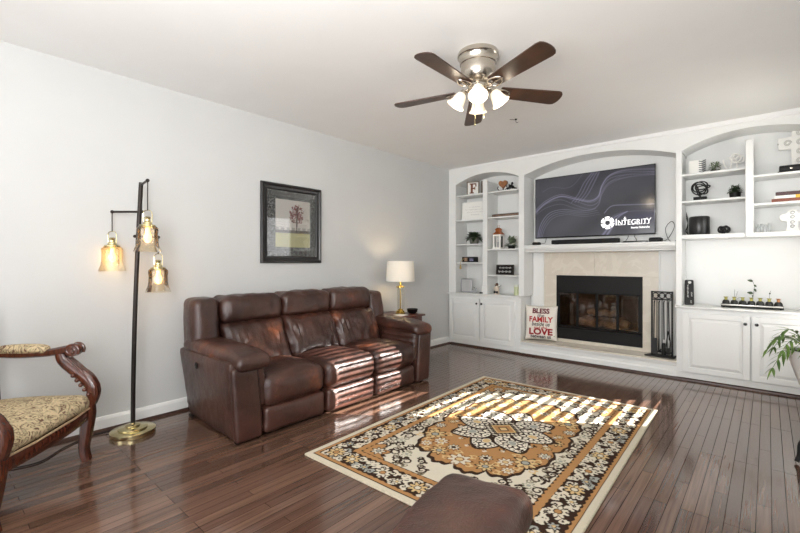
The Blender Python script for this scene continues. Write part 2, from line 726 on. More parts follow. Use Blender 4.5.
# blind
M_slat = mat('white_blind_slat', srgb(235, 234, 230), 0.5)
bl = thing('window_blind', 'white horizontal slat blind over the window on the right wall', 'blind', (RX - 0.03, (WY0 + WY1) / 2, WZ0))
b = nb()
z = WZ0 + 0.03
while z < WZ1 - 0.02:
    box(b, RX - 0.055, RX - 0.005, WY0 + 0.005, WY1 - 0.005, z, z + 0.003)
    z += 0.05
obj('slats', b, M_slat, bl, smooth=False)
b = nb()
box(b, RX - 0.06, RX - 0.001, WY0 + 0.002, WY1 - 0.002, WZ1 - 0.035, WZ1 + 0.0, 0.003)
obj('head_rail', b, M_slat, bl)

# back wall: flat plane plus the arched soffit face over the built-ins
X_ST = [(0.0, 0.131), (1.164, 1.244), (2.981, 3.04), (4.15, 4.2)]


def arch(x, x0, x1, z0, h):
    t = (2 * x - x0 - x1) / (x1 - x0)
    return z0 + h * (math.sqrt(max(0.0, 1.6 ** 2 - t * t)) - math.sqrt(1.6 ** 2 - 1)) / (1.6 - math.sqrt(1.6 ** 2 - 1))


def soffit_z(x):
    if 0.131 <= x <= 1.164:
        return arch(x, 0.131, 1.164, 2.445, 0.12)
    if 1.244 <= x <= 2.981:
        return arch(x, 1.244, 2.981, 2.445, 0.15)
    if 3.04 <= x <= 4.15:
        return arch(x, 3.04, 4.15, 2.465, 0.13)
    return 2.445


b = nb()
FX0, FX1, FZ0, FZ1 = 1.575, 2.605, 0.235, 1.085      # firebox opening
box(b, -0.06, FX0, BY, BY + 0.06, 0, H)
box(b, FX1, RX + 0.06, BY, BY + 0.06, 0, H)
box(b, FX0, FX1, BY, BY + 0.06, FZ1, H)
box(b, FX0, FX1, BY, BY + 0.06, 0, FZ0)
xs = sorted(set([0.0, 0.131, 1.164, 1.244, 2.981, 3.04, 4.15, RX] + [0.131 + (1.164 - 0.131) * i / 24 for i in range(25)]
                + [1.244 + (2.981 - 1.244) * i / 36 for i in range(37)] + [3.04 + 1.11 * i / 24 for i in range(25)]))
xs = [x for i, x in enumerate(xs) if i == 0 or x - xs[i - 1] > 1e-6]
for x0, x1 in zip(xs, xs[1:]):
    za, zb = soffit_z(x0 + 1e-7), soffit_z(x1 - 1e-7)
    prism(b, [(x0, za), (x1, zb), (x1, H), (x0, H)], 1, FY, BY)
struct('wall_back', b, M_white, smooth=False)
b = nb()
prism(b, [(FY, H), (FY - 0.012, H), (FY - 0.012, 2.648), (FY, 2.64)], 0, 0.0, RX)
for v in b.verts:
    if v.co.z < 2.66:
        v.co.z += 0.046 * (1 - v.co.x / RX)
struct('trim_1', b, M_ceil, smooth=False)

# baseboard along the left wall and dark shoe moulding
b = nb()
prism(b, [(0, 0.0), (0.014, 0.0), (0.014, 0.085), (0.007, 0.105), (0, 0.11)], 1, RY0, FY)
struct('baseboard_left', b, M_white, smooth=False)
b = nb()
prism(b, [(0.014, 0.0), (0.034, 0.0), (0.030, 0.012), (0.014, 0.022)], 1, RY0, FY)
struct('trim_2', b, M_shoe, smooth=False)
b = nb()
prism(b, [(FY + 0.02, 0.0), (FY - 0.018, 0.0), (FY - 0.014, 0.014), (FY + 0.0, 0.024), (FY + 0.02, 0.024)], 0, 0.034, RX)
struct('trim_3', b, M_shoe, smooth=False)
b = nb()
prism(b, [(RX, 0.0), (RX - 0.014, 0.0), (RX - 0.014, 0.085), (RX - 0.007, 0.105), (RX, 0.11)], 1, 1.9, FY - 0.03)
struct('baseboard_right', b, M_white, smooth=False)


# ------------------------------------------------------------------ built-ins
def panel_door(bm, x0, x1, z0, z1, y, t=0.02):
    """raised panel door, front face at y - t"""
    box(bm, x0, x1, y - t, y, z0, z1, 0.003, 1)
    # sunk field with raised centre
    s = 0.055
    for (a0, a1, c0, c1) in ((x0, x0 + s, z0, z1), (x1 - s, x1, z0, z1), (x0 + s, x1 - s, z0, z0 + s), (x0 + s, x1 - s, z1 - s, z1)):
        box(bm, a0, a1, y - t - 0.012, y - t, c0, c1, 0.0025, 1)
    i0, i1, k0, k1 = x0 + s + 0.004, x1 - s - 0.004, z0 + s + 0.004, z1 - s - 0.004
    q = 0.028
    A = [bm.verts.new((px, y - t - 0.0005, pz)) for px, pz in ((i0, k0), (i1, k0), (i1, k1), (i0, k1))]
    B = [bm.verts.new((px, y - t - 0.011, pz)) for px, pz in ((i0 + q, k0 + q), (i1 - q, k0 + q), (i1 - q, k1 - q), (i0 + q, k1 - q))]
    for i in range(4):
        bm.faces.new((A[i], A[(i + 1) % 4], B[(i + 1) % 4], B[i]))
    bm.faces.new(B)


def cabinet(label, x0, x1, ztop, doors, knobs):
    c = thing('base_cabinet', label, 'cabinet', ((x0 + x1) / 2, FY + 0.15, 0))
    b = nb()
    box(b, x0, x1, FY, BY - 0.002, 0.0, ztop, 0.002, 1)
    box(b, x0, x1, FY - 0.006, FY, 0.026, 0.085, 0.002, 1)
    obj('body', b, M_white, c, smooth=False)
    for (d0, d1), kx in zip(doors, knobs):
        b = nb()
        panel_door(b, d0, d1, 0.095, 0.725, FY)
        d = obj('door', b, M_white, c, smooth=False)
        b = nb()
        lathe(b, [(0.0, -0.034), (0.011, -0.032), (0.0155, -0.024), (0.012, -0.016), (0.006, -0.012), (0.006, 0.0)], (0, 0, 0), 16,
              Matrix.Translation((kx, FY - 0.032, 0.652)) @ Matrix.Rotation(-PI / 2, 4, 'X'))
        obj('knob', b, M_blackgloss, d)
    return c


cabinet('white two-door base cabinet in the corner under the left shelves', 0.002, 1.19, 0.772, [(0.035, 0.555), (0.572, 1.115)], [0.522, 0.605])
cabinet('white two-door base cabinet at right behind the palm', 2.985, 4.198, 0.772, [(3.045, 3.598), (3.612, 4.165)], [3.562, 3.648])


def countertop(label, x0, x1):
    b = nb()
    box(b, x0, x1, FY - 0.045, BY - 0.002, 0.772, 0.794, 0.006, 2)
    tag(obj('countertop', b, M_white, None, base=((x0 + x1) / 2, FY, 0.772)), label, 'countertop')


countertop('white countertop slab over the left corner cabinet', 0.002, 1.185)
countertop('white countertop slab over the right cabinet carrying the vase tray', 2.975, 4.198)

YS = FY + 0.02       # shelf front


def bookcase(label, name, stiles, backs, shelves, extra=None):
    t = thing(name, label, 'bookcase', ((stiles[0][0] + stiles[-1][1]) / 2, FY + 0.15, 0.795))
    for (s0, s1, z0) in stiles:
        b = nb()
        box(b, s0, s1, FY - 0.012, FY + 0.012, z0, 2.47, 0.003, 1)
        obj('stile', b, M_white, t)
    for (s0, s1, z0) in backs:
        b = nb()
        box(b, s0, s1, FY + 0.012, BY - 0.002, z0, 2.443, 0.001, 1)
        obj('side_panel', b, M_white, t, smooth=False)
    for (s0, s1, zt, th) in shelves:
        b = nb()
        box(b, s0, s1, YS if th < 0.03 else FY - 0.004, BY - 0.002, zt - th, zt - 0.001, 0.003, 1)
        obj('shelf', b, M_white, t)
    return t


LSH = [(0.125, 0.612, 2.285), (0.125, 0.612, 1.905), (0.125, 0.612, 1.538), (0.125, 0.612, 1.26)]
RSH = [(0.668, 1.17, 2.285), (0.668, 1.17, 1.915), (0.668, 1.17, 1.453), (0.668, 1.17, 1.078)]
bookcase('white built-in bookcase with ten open shelves left of the fireplace', 'built_in_bookcase',
         [(0.002, 0.131, 0.796), (0.603, 0.677, 0.796), (1.164, 1.244, 0.796)],
         [(0.002, 0.125, 0.796), (0.612, 0.668, 0.796), (1.17, 1.238, 0.796)],
         [(a, c, z, 0.02) for a, c, z in LSH + RSH])
bookcase('white built-in bookcase with shelves above the right cabinet', 'built_in_bookcase',
         [(2.981, 3.035, 0.796), (3.561, 3.624, 1.515), (4.15, 4.198, 1.515)],
         [(2.987, 3.029, 0.796), (3.567, 3.618, 1.515), (4.156, 4.198, 1.515)],
         [(3.029, 3.567, 2.212, 0.022), (3.029, 3.567, 1.922, 0.022), (3.618, 4.156, 2.122, 0.022), (3.618, 4.156, 1.842, 0.022),
          (3.035, 4.156, 1.556, 0.045)])

# ------------------------------------------------------------------ fireplace
HZ = 0.19
b = nb()
box(b, 1.19, 2.985, FY + 0.0, BY - 0.002, 0.0, HZ - 0.018)
prism(b, [(FY, 0.024), (FY - 0.012, 0.024), (FY - 0.012, 0.075), (FY - 0.004, 0.088), (FY, 0.09)], 0, 1.19, 2.985)
prism(b, [(FY, HZ - 0.055), (FY - 0.008, HZ - 0.05), (FY - 0.018, HZ - 0.018), (FY, HZ - 0.018)], 0, 1.19, 2.985)
hearth = thing('raised_hearth', 'raised white hearth step with beige marble top under the fireplace', 'hearth', (2.09, FY + 0.15, 0))
obj('riser', b, M_white, hearth, smooth=False)
b = nb()
box(b, 1.19, 2.985, FY - 0.012, BY - 0.002, HZ - 0.018, HZ - 0.001, 0.003, 1)
obj('hearth_slab', b, M_tile, hearth)

fp = thing('fireplace', 'fireplace with beige marble surround and black glass-door firebox', 'fireplace', (2.09, 5.6, HZ))
SY = 5.655
b = nb()
box(b, 1.40, FX0, SY, BY - 0.002, HZ, 1.085, 0.001, 1)
box(b, FX1, 2.775, SY, BY - 0.002, HZ, 1.085, 0.001, 1)
box(b, 1.40, 2.06, SY, BY - 0.002, FZ1 + 0.001, 1.394, 0.001, 1)
box(b, 2.062, 2.775, SY, BY - 0.002, FZ1 + 0.001, 1.394, 0.001, 1)
box(b, FX0, FX1, SY, BY - 0.002, HZ, FZ0, 0.001, 1)
obj('marble_surround', b, M_tile, fp, smooth=False)
b = nb()
box(b, 1.244, 1.40, SY - 0.012, BY - 0.002, HZ, 1.394, 0.002, 1)
box(b, 1.385, 1.402, SY - 0.02, SY, HZ, 1.394, 0.003, 1)
obj('pilaster', b, M_white, fp, smooth=False)
b = nb()
box(b, 2.775, 2.981, SY - 0.012, BY - 0.002, HZ, 1.394, 0.002, 1)
box(b, 2.773, 2.79, SY - 0.02, SY, HZ, 1.394, 0.003, 1)
obj('pilaster', b, M_white, fp, smooth=False)
# metal face
M_fbmetal = mat('firebox_black_metal', srgb(13, 12, 12), 0.5, spec=0.25, noise_amt=0.1, noise_scale=15)
M_fbinside = mat('firebox_dark_brick', srgb(96, 80, 66), 0.9, noise_amt=0.35, noise_scale=9)
GZ0, GZ1 = 0.405, 0.865
b = nb()
box(b, FX0, FX1, SY - 0.012, SY + 0.02, GZ1, FZ1, 0.003, 1)
box(b, FX0, FX1, SY - 0.012, SY + 0.02, FZ0, GZ0 - 0.03, 0.003, 1)
box(b, FX0, FX1, SY - 0.03, SY + 0.02, GZ0 - 0.03, GZ0 - 0.008, 0.004, 1)
box(b, FX0, FX0 + 0.03, SY - 0.012, SY + 0.02, GZ0 - 0.01, GZ1, 0.003, 1)
box(b, FX1 - 0.03, FX1, SY - 0.012, SY + 0.02, GZ0 - 0.01, GZ1, 0.003, 1)
obj('metal_face', b, M_fbmetal, fp)
# the firebox cavity, open to the front
b = nb()
q0, q1, qz0, qz1, qy = FX0 + 0.01, FX1 - 0.01, FZ0 + 0.01, FZ1 - 0.01, 6.12
box(b, q0, q1, qy, qy + 0.03, qz0, qz1)
box(b, q0 - 0.03, q0, SY + 0.03, qy + 0.03, qz0, qz1)
box(b, q1, q1 + 0.03, SY + 0.03, qy + 0.03, qz0, qz1)
box(b, q0, q1, SY + 0.03, qy, qz0 - 0.02, GZ0 - 0.03)
box(b, q0, q1, SY + 0.03, qy, qz1, qz1 + 0.02)
obj('firebox_lining', b, M_fbinside, fp, smooth=False)
M_fireglass = thin_glass('smoked_fire_glass', (0.78, 0.72, 0.66, 1), 0.02, 1.55)
gx = [FX0 + 0.03 + (FX1 - FX0 - 0.06) * i / 4 for i in range(5)]
for i in range(4):
    b = nb()
    x0, x1 = gx[i] + 0.001, gx[i + 1] - 0.001
    t = 0.014
    for (a0, a1, c0, c1) in ((x0, x0 + t, GZ0, GZ1), (x1 - t, x1, GZ0, GZ1), (x0, x1, GZ0, GZ0 + t), (x0, x1, GZ1 - t, GZ1)):
        box(b, a0, a1, SY - 0.006, SY + 0.008, c0, c1, 0.002, 1)
    d = obj('glass_door', b, M_fbmetal, fp)
    b = nb()
    box(b, x0 + t, x1 - t, SY, SY + 0.003, GZ0 + t, GZ1 - t)
    obj('pane', b, M_fireglass, d, smooth=False)
b = nb()
for hx in (gx[2] - 0.012, gx[2] + 0.012):
    tube(b, [(hx, SY - 0.018, 0.72), (hx, SY - 0.018, 0.56)], 0.004, 8)
obj('handle', b, M_fbmetal, fp)
M_log = mat('charred_log', srgb(150, 128, 104), 0.9, noise_amt=0.4, noise_scale=14, bump=0.5, bump_scale=30)
for (p0, p1, r) in (((1.78, 5.85, 0.455), (2.42, 5.83, 0.46), 0.055), ((1.82, 5.99, 0.465), (2.35, 6.01, 0.47), 0.06), ((1.9, 5.935, 0.58), (2.28, 5.91, 0.595), 0.05)):
    lg = thing('firewood_log', 'charred log %s' % {0.055: 'in front on the firebox floor', 0.06: 'at the back on the firebox floor', 0.05: 'lying on top of the other two in the firebox'}[r], 'log', p0, 0, 'logs in the fireplace')
    b = nb()
    n = 14
    tube(b, [Vector(p0).lerp(Vector(p1), i / n) + Vector((0, 0, 0.012 * math.sin(i * 1.1))) for i in range(n + 1)], [r * (0.92 + 0.1 * math.sin(i * 1.7 + r * 90)) for i in range(n + 1)], 12)
    obj('bark', b, M_log, lg)

# mantel
b = nb()
prism(b, [(BY - 0.002, 1.395), (5.40, 1.395), (5.395, 1.412), (5.378, 1.418), (5.362, 1.44), (5.356, 1.452), (5.356, 1.468), (5.342, 1.472), (5.342, 1.489), (BY - 0.002, 1.489)], 0, 1.246, 2.979)
tag(obj('mantel_shelf', b, M_white, None, smooth=False, base=(2.09, 5.5, 1.395)), 'white moulded mantel shelf between marble surround and television', 'mantel')

# ------------------------------------------------------------------ leather sofa
SC = 2.445           # sofa centre along the wall


def mir(p):
    return Vector((p.x, 2 * SC - p.y, p.z))


def mir_arm(p):
    return Vector((p.x, 2 * SC + 0.05 - p.y, p.z))


def arm_parts(parent, flip, place=None):
    """one padded arm; built for the left end, mirrored or carried elsewhere by place(p)"""
    f = place if place else ((lambda p: mir_arm(p)) if flip else (lambda p: p))

    def body(p):
        # outer face leans out towards the top
        k = max(0.0, (p.z - 0.05) / 0.5)
        if p.y < 1.5:
            p = Vector((p.x, p.y - 0.045 * k + 0.03 * (1 - k) * (1 - p.x), p.z))
        return f(p)
    b = nb()
    puff(b, 0.12, 0.985, 1.39, 1.59, 0.012, 0.57, 0.03, (0.012, 0.01, 0), (16, 6, 10), body, 0.004, (5, 5, 5), 3.1)
    a = obj('arm', b, M_leather, parent)

    def front(p):
        k = min(1.0, max(0.0, (p.z - 0.06) / 0.5))
        if p.y > 1.5:
            p = Vector((p.x, p.y - 0.045 * k ** 1.5, p.z))
        else:
            p = Vector((p.x, p.y - 0.035 * k, p.z))
        return f(p)
    b = nb()
    puff(b, 0.95, 1.015, 1.388, 1.59, 0.014, 0.53, 0.022, (0.012, 0, 0), (6, 12, 14), front)
    obj('front_panel', b, M_leather, a)

    def pad(p):
        # the pad rises a little to the rear and droops at the front
        z = p.z + 0.035 * max(0.0, (0.75 - p.x)) - 0.028 * max(0, (p.x - 0.78) / 0.25) ** 2
        y = p.y + 0.03 * math.sin((p.x - 0.3) * 2.2)
        return f(Vector((p.x, y, z)))
    b = nb()
    puff(b, 0.20, 1.055, 1.345, 1.612, 0.53, 0.638, 0.05, (0, 0, 0.01), (22, 12, 8), pad, 0.008, (7, 7, 7), 9.2)
    obj('arm_pad', b, M_worn, a)

    def roll(p):
        k = (p.z - 0.2) / 0.36
        y = p.y - 0.05 * max(0, k - 0.2)
        y += 0.006 * math.sin(p.z * 120)
        return f(Vector((p.x, y, p.z)))
    b = nb()
    puff(b, 0.50, 1.0, 1.565, 1.645, 0.22, 0.57, 0.04, (0, 0.012, 0), (10, 6, 22), roll)
    obj('arm_gusset', b, M_leather, a)
    return a


sofa = thing('reclining_sofa', 'brown leather three-seat reclining sofa along the left wall, sunlit at its right seats', 'sofa', (0.55, SC, 0))
M_lining = mat('black_under_cloth', srgb(20, 17, 16), 0.9, noise_amt=0.1)
b = nb()
box(b, 0.12, 0.93, 1.42, 3.47, 0.035, 0.24, 0.01)
obj('base_frame', b, M_lining, sofa)
b = nb()


def shellf(p):
    return Vector((p.x + 0.10 * max(0, 0.75 - p.z), p.y, p.z))


puff(b, 0.055, 0.19, 1.40, 3.49, 0.06, 0.955, 0.05, (0, 0, 0.0), (6, 24, 12), shellf)
obj('back_shell', b, M_leather, sofa)
la = arm_parts(sofa, False)
ra = arm_parts(sofa, True)
b = nb()
lathe(b, [(0.026, 0), (0.026, 0.006), (0.019, 0.008), (0.016, 0.003), (0.0, 0.003)], (0, 0, 0), 16, Matrix.Translation((0.47, 1.347, 0.475)) @ Matrix.Rotation(PI / 2, 4, 'X'))
box(b, 0.462, 0.478, 1.336, 1.344, 0.465, 0.485, 0.002)
obj('recline_latch', b, M_blackgloss, la)
for y0, y1, flip in ((1.345, 1.585, False), (0, 0, True)):
    y0, y1 = 1.365, 1.585

    def wing(p, flip=flip):
        x = p.x + 0.12 * max(0, 0.9 - p.z)
        y = p.y + 0.05 * max(0.0, p.z - 0.75) * (1 if p.y < 1.46 else 0.2)
        q = Vector((x, y, p.z - (0.04 if flip else 0.0) * max(0, (p.z - 0.7) / 0.26)))
        return mir(q) if flip else q
    b = nb()
    puff(b, 0.10, 0.355, y0, y1, 0.50, 0.972, 0.055, (0.015, 0, 0.0), (10, 10, 14), wing, 0.006, (8, 8, 4), 1.7)
    obj('back_wing', b, M_leather, sofa)
SEAMS = [1.585, 2.155, 2.725, 3.305]
for i in range(3):
    y0, y1 = SEAMS[i] + 0.004, SEAMS[i + 1] - 0.004
    yc = (y0 + y1) / 2

    def backf(p, yc=yc, i=i):
        x = p.x + 0.42 * max(0, 0.80 - p.z)
        # drawn gathers fanning from the upper corners
        k = max(0.0, 1 - abs(p.z - 0.62) / 0.16)
        s = (p.y - yc) / 0.28
        if p.x > 0.3:
            x += 0.011 * k * math.sin(34 * s * (1 + 0.25 * (0.75 - p.z)) + 9 * p.z + i) * abs(s) ** 0.8
        return Vector((x, p.y, p.z))
    b = nb()
    puff(b, 0.16, 0.395, y0, y1, 0.40, 0.765, 0.055, (0.045, 0.0, 0), (10, 30, 22), backf, 0.02, (4, 10, 8), 5 + i * 4.4)
    c = obj('back_cushion', b, M_worn, sofa)

    def headf(p, i=i):
        x = p.x - 0.10 * max(0, p.z - 0.86)
        x += 0.0035 * math.sin(p.y * 95 + i) * max(0, 1 - abs(p.z - 0.87) / 0.09)
        return Vector((x, p.y, p.z))
    b = nb()
    puff(b, 0.15, 0.395, y0, y1, 0.75, 0.978 + 0.003 * i, 0.065, (0.022, 0.0, 0.004), (12, 28, 12), headf, 0.011, (6, 11, 8), 15 + i * 3.3)
    obj('headrest', b, M_worn, c)

    def seatf(p, yc=yc):
        return Vector((p.x, p.y, p.z + 0.015 * (p.x - 0.7)))
    b = nb()
    puff(b, 0.42, 1.035, y0, y1, 0.205, 0.432, 0.075, (0.012, 0.0, 0.04), (22, 22, 10), seatf, 0.009, (5, 6, 6), 30 + i * 2.1)
    obj('seat_cushion', b, M_worn, sofa)
    b = nb()
    puff(b, 0.90, 1.022, y0 + 0.012, y1 - 0.012, 0.025, 0.212, 0.03, (0.018, 0, 0), (6, 18, 10), None, 0.005, (5, 7, 7), 50 + i)
    obj('footrest_panel', b, M_leather, sofa)
for fx in (0.2, 0.96):
    for fy in (1.42, 2 * SC - 1.42):
        b = nb()
        lathe(b, [(0.0, 0), (0.022, 0), (0.026, 0.02), (0.0, 0.02)], (fx, fy, 0), 14)
        obj('foot', b, M_black, sofa)


# ------------------------------------------------------------------ matching recliner in the foreground
rec = thing('recliner_armchair', 'brown leather recliner armchair in the right foreground, only its arm showing', 'armchair', (3.45, 0.55, 0))


def rec_left(p):
    # sofa frame: front at x ~1.03, outer side at y ~1.33, inner ~1.63   ->   front at y 1.03, outer side at x 2.94
    return Vector((2.915 + (p.y - 1.33), p.x - 0.015, p.z * 1.055))


def rec_right(p):
    return Vector((4.085 - (p.y - 1.33), p.x - 0.015, p.z * 1.055))


arm_parts(rec, False, rec_left)
arm_parts(rec, True, rec_right)
b = nb()
puff(b, 3.225, 3.79, 0.36, 1.0, 0.205, 0.44, 0.075, (0, 0.012, 0.035), (20, 20, 10), None, 0.008, (5, 5, 5), 71)
obj('seat_cushion', b, M_leather, rec)
b = nb()
puff(b, 3.25, 3.78, 0.88, 1.0, 0.045, 0.212, 0.03, (0, 0.018, 0), (16, 6, 10), None, 0.004, (5, 5, 5), 77)
obj('footrest_panel', b, M_leather, rec)
b = nb()
puff(b, 3.22, 3.81, -0.08, 0.2, 0.10, 0.86, 0.08, (0, 0.03, 0), (18, 8, 18), lambda p: Vector((p.x, p.y + 0.16 * max(0, 0.8 - p.z), p.z)), 0.008, (5, 5, 5), 80)
obj('back_cushion', b, M_leather, rec)
b = nb()
box(b, 3.0, 4.03, 0.1, 0.93, 0.03, 0.2, 0.01)
obj('base_frame', b, M_lining, rec)

rec.rotation_euler = (0, 0, math.radians(16))
rec.location = (3.594, 0.706, 0)

# ------------------------------------------------------------------ rug
RW, RL, RCX, RCY = 1.63, 2.40, 2.245, 2.85
CRE, ORG, DRK, BLU, TAN = lin((212, 204, 186)), lin((176, 132, 86)), lin((54, 38, 30)), lin((158, 160, 154)), lin((208, 180, 132))
WHT = lin((228, 222, 206))
st = 0.004
qx, qy = int(RW / 2 / st), int(RL / 2 / st)
Xg, Yg = np.meshgrid((np.arange(qx) + 0.5) * st, (np.arange(qy) + 0.5) * st)     # quarter, folded about both axes
pat = np.empty((qy, qx, 3))
rng = np.random.RandomState(11)


def put(mask, c):
    pat[mask] = c


def flower(cx, cy, r, n=8, pc=CRE, oc=DRK, cc=ORG, rot=0.0, out=True, el=1.0):
    dx, dy = Xg - cx, (Yg - cy) / el
    d = np.hypot(dx, dy)
    th = np.arctan2(dy, dx) + rot
    rr = r * (0.78 + 0.22 * np.cos(n * th))
    if out:
        put(d < rr * 1.18 + 0.004, oc)
    put(d < rr, pc)
    put((d < rr * 0.8) & (np.cos(n * th + PI) > 0.72) & (d > r * 0.28), oc)
    put(d < r * 0.40, oc)
    put(d < r * 0.30, cc)


def stroke(pts, w, c):
    pts = np.array(pts)
    x0, x1 = pts[:, 0].min() - 0.03, pts[:, 0].max() + 0.03
    y0, y1 = pts[:, 1].min() - 0.03, pts[:, 1].max() + 0.03
    i0, i1 = max(0, int(x0 / st)), min(qx, int(x1 / st) + 1)
    j0, j1 = max(0, int(y0 / st)), min(qy, int(y1 / st) + 1)
    if i0 >= i1 or j0 >= j1:
        return
    sx, sy = Xg[j0:j1, i0:i1], Yg[j0:j1, i0:i1]
    d = np.full(sx.shape, 9.0)
    ww = np.linspace(1.0, 0.55, len(pts))
    for (px, py), q in zip(pts, ww):
        d = np.minimum(d, np.hypot(sx - px, sy - py) / q)
    pat[j0:j1, i0:i1][d < w] = c


def curl(cx, cy, r, a0, sgn, w, c, turns=1.25, leaf=True):
    t = np.linspace(0, 1, 46)
    rad = r * (1 - 0.78 * t)
    an = a0 + sgn * 2 * PI * turns * t
    P = np.stack([cx + rad * np.cos(an), cy + rad * np.sin(an)], 1)
    stroke(P, w, c)
    if leaf:
        for k in (6, 16):
            q = P[k] + (P[k] - [cx, cy]) * 0.35
            put(np.hypot(Xg - q[0], (Yg - q[1]) * 1.4) < w * 1.9, c)


HX, HY = RW / 2, RL / 2
ex, ey = HX - Xg, HY - Yg
e = np.minimum(ex, ey)
wob = 0.004 * np.sin(Xg * 140) + 0.004 * np.sin(Yg * 140)
pat[:] = CRE
# field scrolls
for (cx, cy, r) in ((0.50, 0.30, 0.045), (0.47, 0.55, 0.05), (0.50, 0.76, 0.04), (0.37, 0.80, 0.05), (0.24, 0.86, 0.05), (0.10, 0.885, 0.035), (0.43, 0.70, 0.03),
                    (0.52, 0.05, 0.035), (0.49, 0.38, 0.04), (0.52, 0.66, 0.04), (0.30, 0.885, 0.04), (0.52, 0.13, 0.03), (0.52, 0.44, 0.03), (0.33, 0.70, 0.035), (0.17, 0.80, 0.03), (0.43, 0.89, 0.035)):
    curl(cx, cy, r, rng.rand() * 6, rng.choice([-1, 1]), 0.008, DRK)
    curl(cx + 0.03, cy - 0.035, r * 0.6, rng.rand() * 6, rng.choice([-1, 1]), 0.0055, DRK)
    curl(cx - 0.025, cy + 0.04, r * 0.5, rng.rand() * 6, rng.choice([-1, 1]), 0.005, lin((120, 110, 92)))
for (cx, cy) in ((0.46, 0.64), (0.3, 0.78), (0.5, 0.24)):
    flower(cx, cy, 0.03, 6, CRE, lin((150, 150, 130)), BLU, out=True)
# orange corner pieces of the field
cq = np.hypot(0.55 - Xg, 0.94 - Yg)
cth = np.arctan2(0.94 - Yg, 0.55 - Xg)
cr = 0.16 + 0.025 * np.cos(cth * 10)
put(cq < cr + 0.012, DRK)
put(cq < cr, ORG)
flower(0.47, 0.865, 0.045, 7, CRE, DRK, BLU)
# medallion
th = np.arctan2(Yg / 0.74, Xg / 0.47)
rho = ((Xg / 0.475) ** 2.7 + (Yg / 0.75) ** 2.7) ** (1 / 2.7)
bd = 0.88 + 0.09 * np.abs(np.cos(7 * th)) ** 0.6 + 0.012 * np.cos(42 * th)
put(rho < bd + 0.045, DRK)
put(rho < bd, ORG)
for (cx, cy, r, c1, c2) in ((0.34, 0.40, 0.075, TAN, BLU), (0.0, 0.62, 0.075, CRE, TAN), (0.39, 0.0, 0.045, TAN, DRK), (0.17, 0.60, 0.055, TAN, BLU), (0.30, 0.56, 0.04, CRE, TAN),
                            (0.12, 0.50, 0.04, CRE, DRK), (0.40, 0.24, 0.04, CRE, BLU), (0.24, 0.47, 0.05, CRE, TAN), (0.37, 0.12, 0.03, TAN, CRE)):
    flower(cx, cy, r, 8, c1, DRK if c2 is not TAN else lin((120, 78, 44)), c2, rot=rng.rand() * 3)
for (cx, cy) in ((0.08, 0.66), (0.25, 0.63), (0.40, 0.34), (0.27, 0.34), (0.06, 0.53), (0.41, 0.48), (0.32, 0.5), (0.2, 0.54)):
    curl(cx, cy, 0.028, rng.rand() * 6, 1, 0.006, TAN, 0.9)
# inner rosette: eight outlined petals about a diamond
for k in range(8):
    a = k * PI / 4 + PI / 8 * 0
    px, py = 0.235 * math.sin(a) * 0.95, 0.265 * math.cos(a)
    if px < -0.01 or py < -0.01:
        continue
    dx, dy = Xg - px, Yg - py
    u = dx * math.sin(a) + dy * math.cos(a)
    v = dx * math.cos(a) - dy * math.sin(a)
    q = np.sqrt((u / 0.135) ** 2 + (v / (0.105 - 0.25 * np.clip(u, -0.1, 0.14))) ** 2)
    put(q < 1.2, DRK)
    put(q < 1.0, WHT)
    pa = np.arctan2(v, u)
    put((q > 0.80) & (q < 0.93) & (np.cos(22 * pa) > 0.35), DRK)
    put((q < 0.70 + 0.08 * np.cos(9 * pa)) & (q > 0.30), DRK)
    put((q < 0.58 + 0.08 * np.cos(9 * pa)) & (q > 0.36) & (np.cos(9 * pa) > -0.3), WHT)
    put(q < 0.24, BLU if k % 2 else TAN)
# small dark sprays between the petals and round the rosette
for (cx, cy) in ((0.27, 0.15), (0.14, 0.33), (0.33, 0.07), (0.05, 0.40), (0.24, 0.27)):
    curl(cx, cy, 0.026, rng.rand() * 6, 1, 0.0065, DRK, 0.9)
    curl(cx + 0.012, cy + 0.012, 0.014, rng.rand() * 6, -1, 0.005, CRE, 0.7)
inn = np.abs(Xg) / 0.15 + np.abs(Yg) / 0.15
put(inn < 1.15, DRK)
put((inn < 1.15) & (np.sin(Xg * 150) * np.sin(Yg * 150) > 0.1), CRE)
dm = np.maximum(Xg * 0.9, Yg * 0.9) if False else (Xg / 0.10 + Yg / 0.10)
put(dm < 1.15, DRK)
put(dm < 1.02, TAN)
put(dm < 0.86, ORG)
put(dm < 0.45, DRK)
put(dm < 0.33, TAN)
# border
inb = e < 0.265
put(inb, ORG)
put((e > 0.258 + wob) & inb, DRK)
mb = (e > 0.075) & (e < 0.215)
put((e > 0.066 + wob) & (e < 0.22 - wob), DRK)
sv = pat.copy()
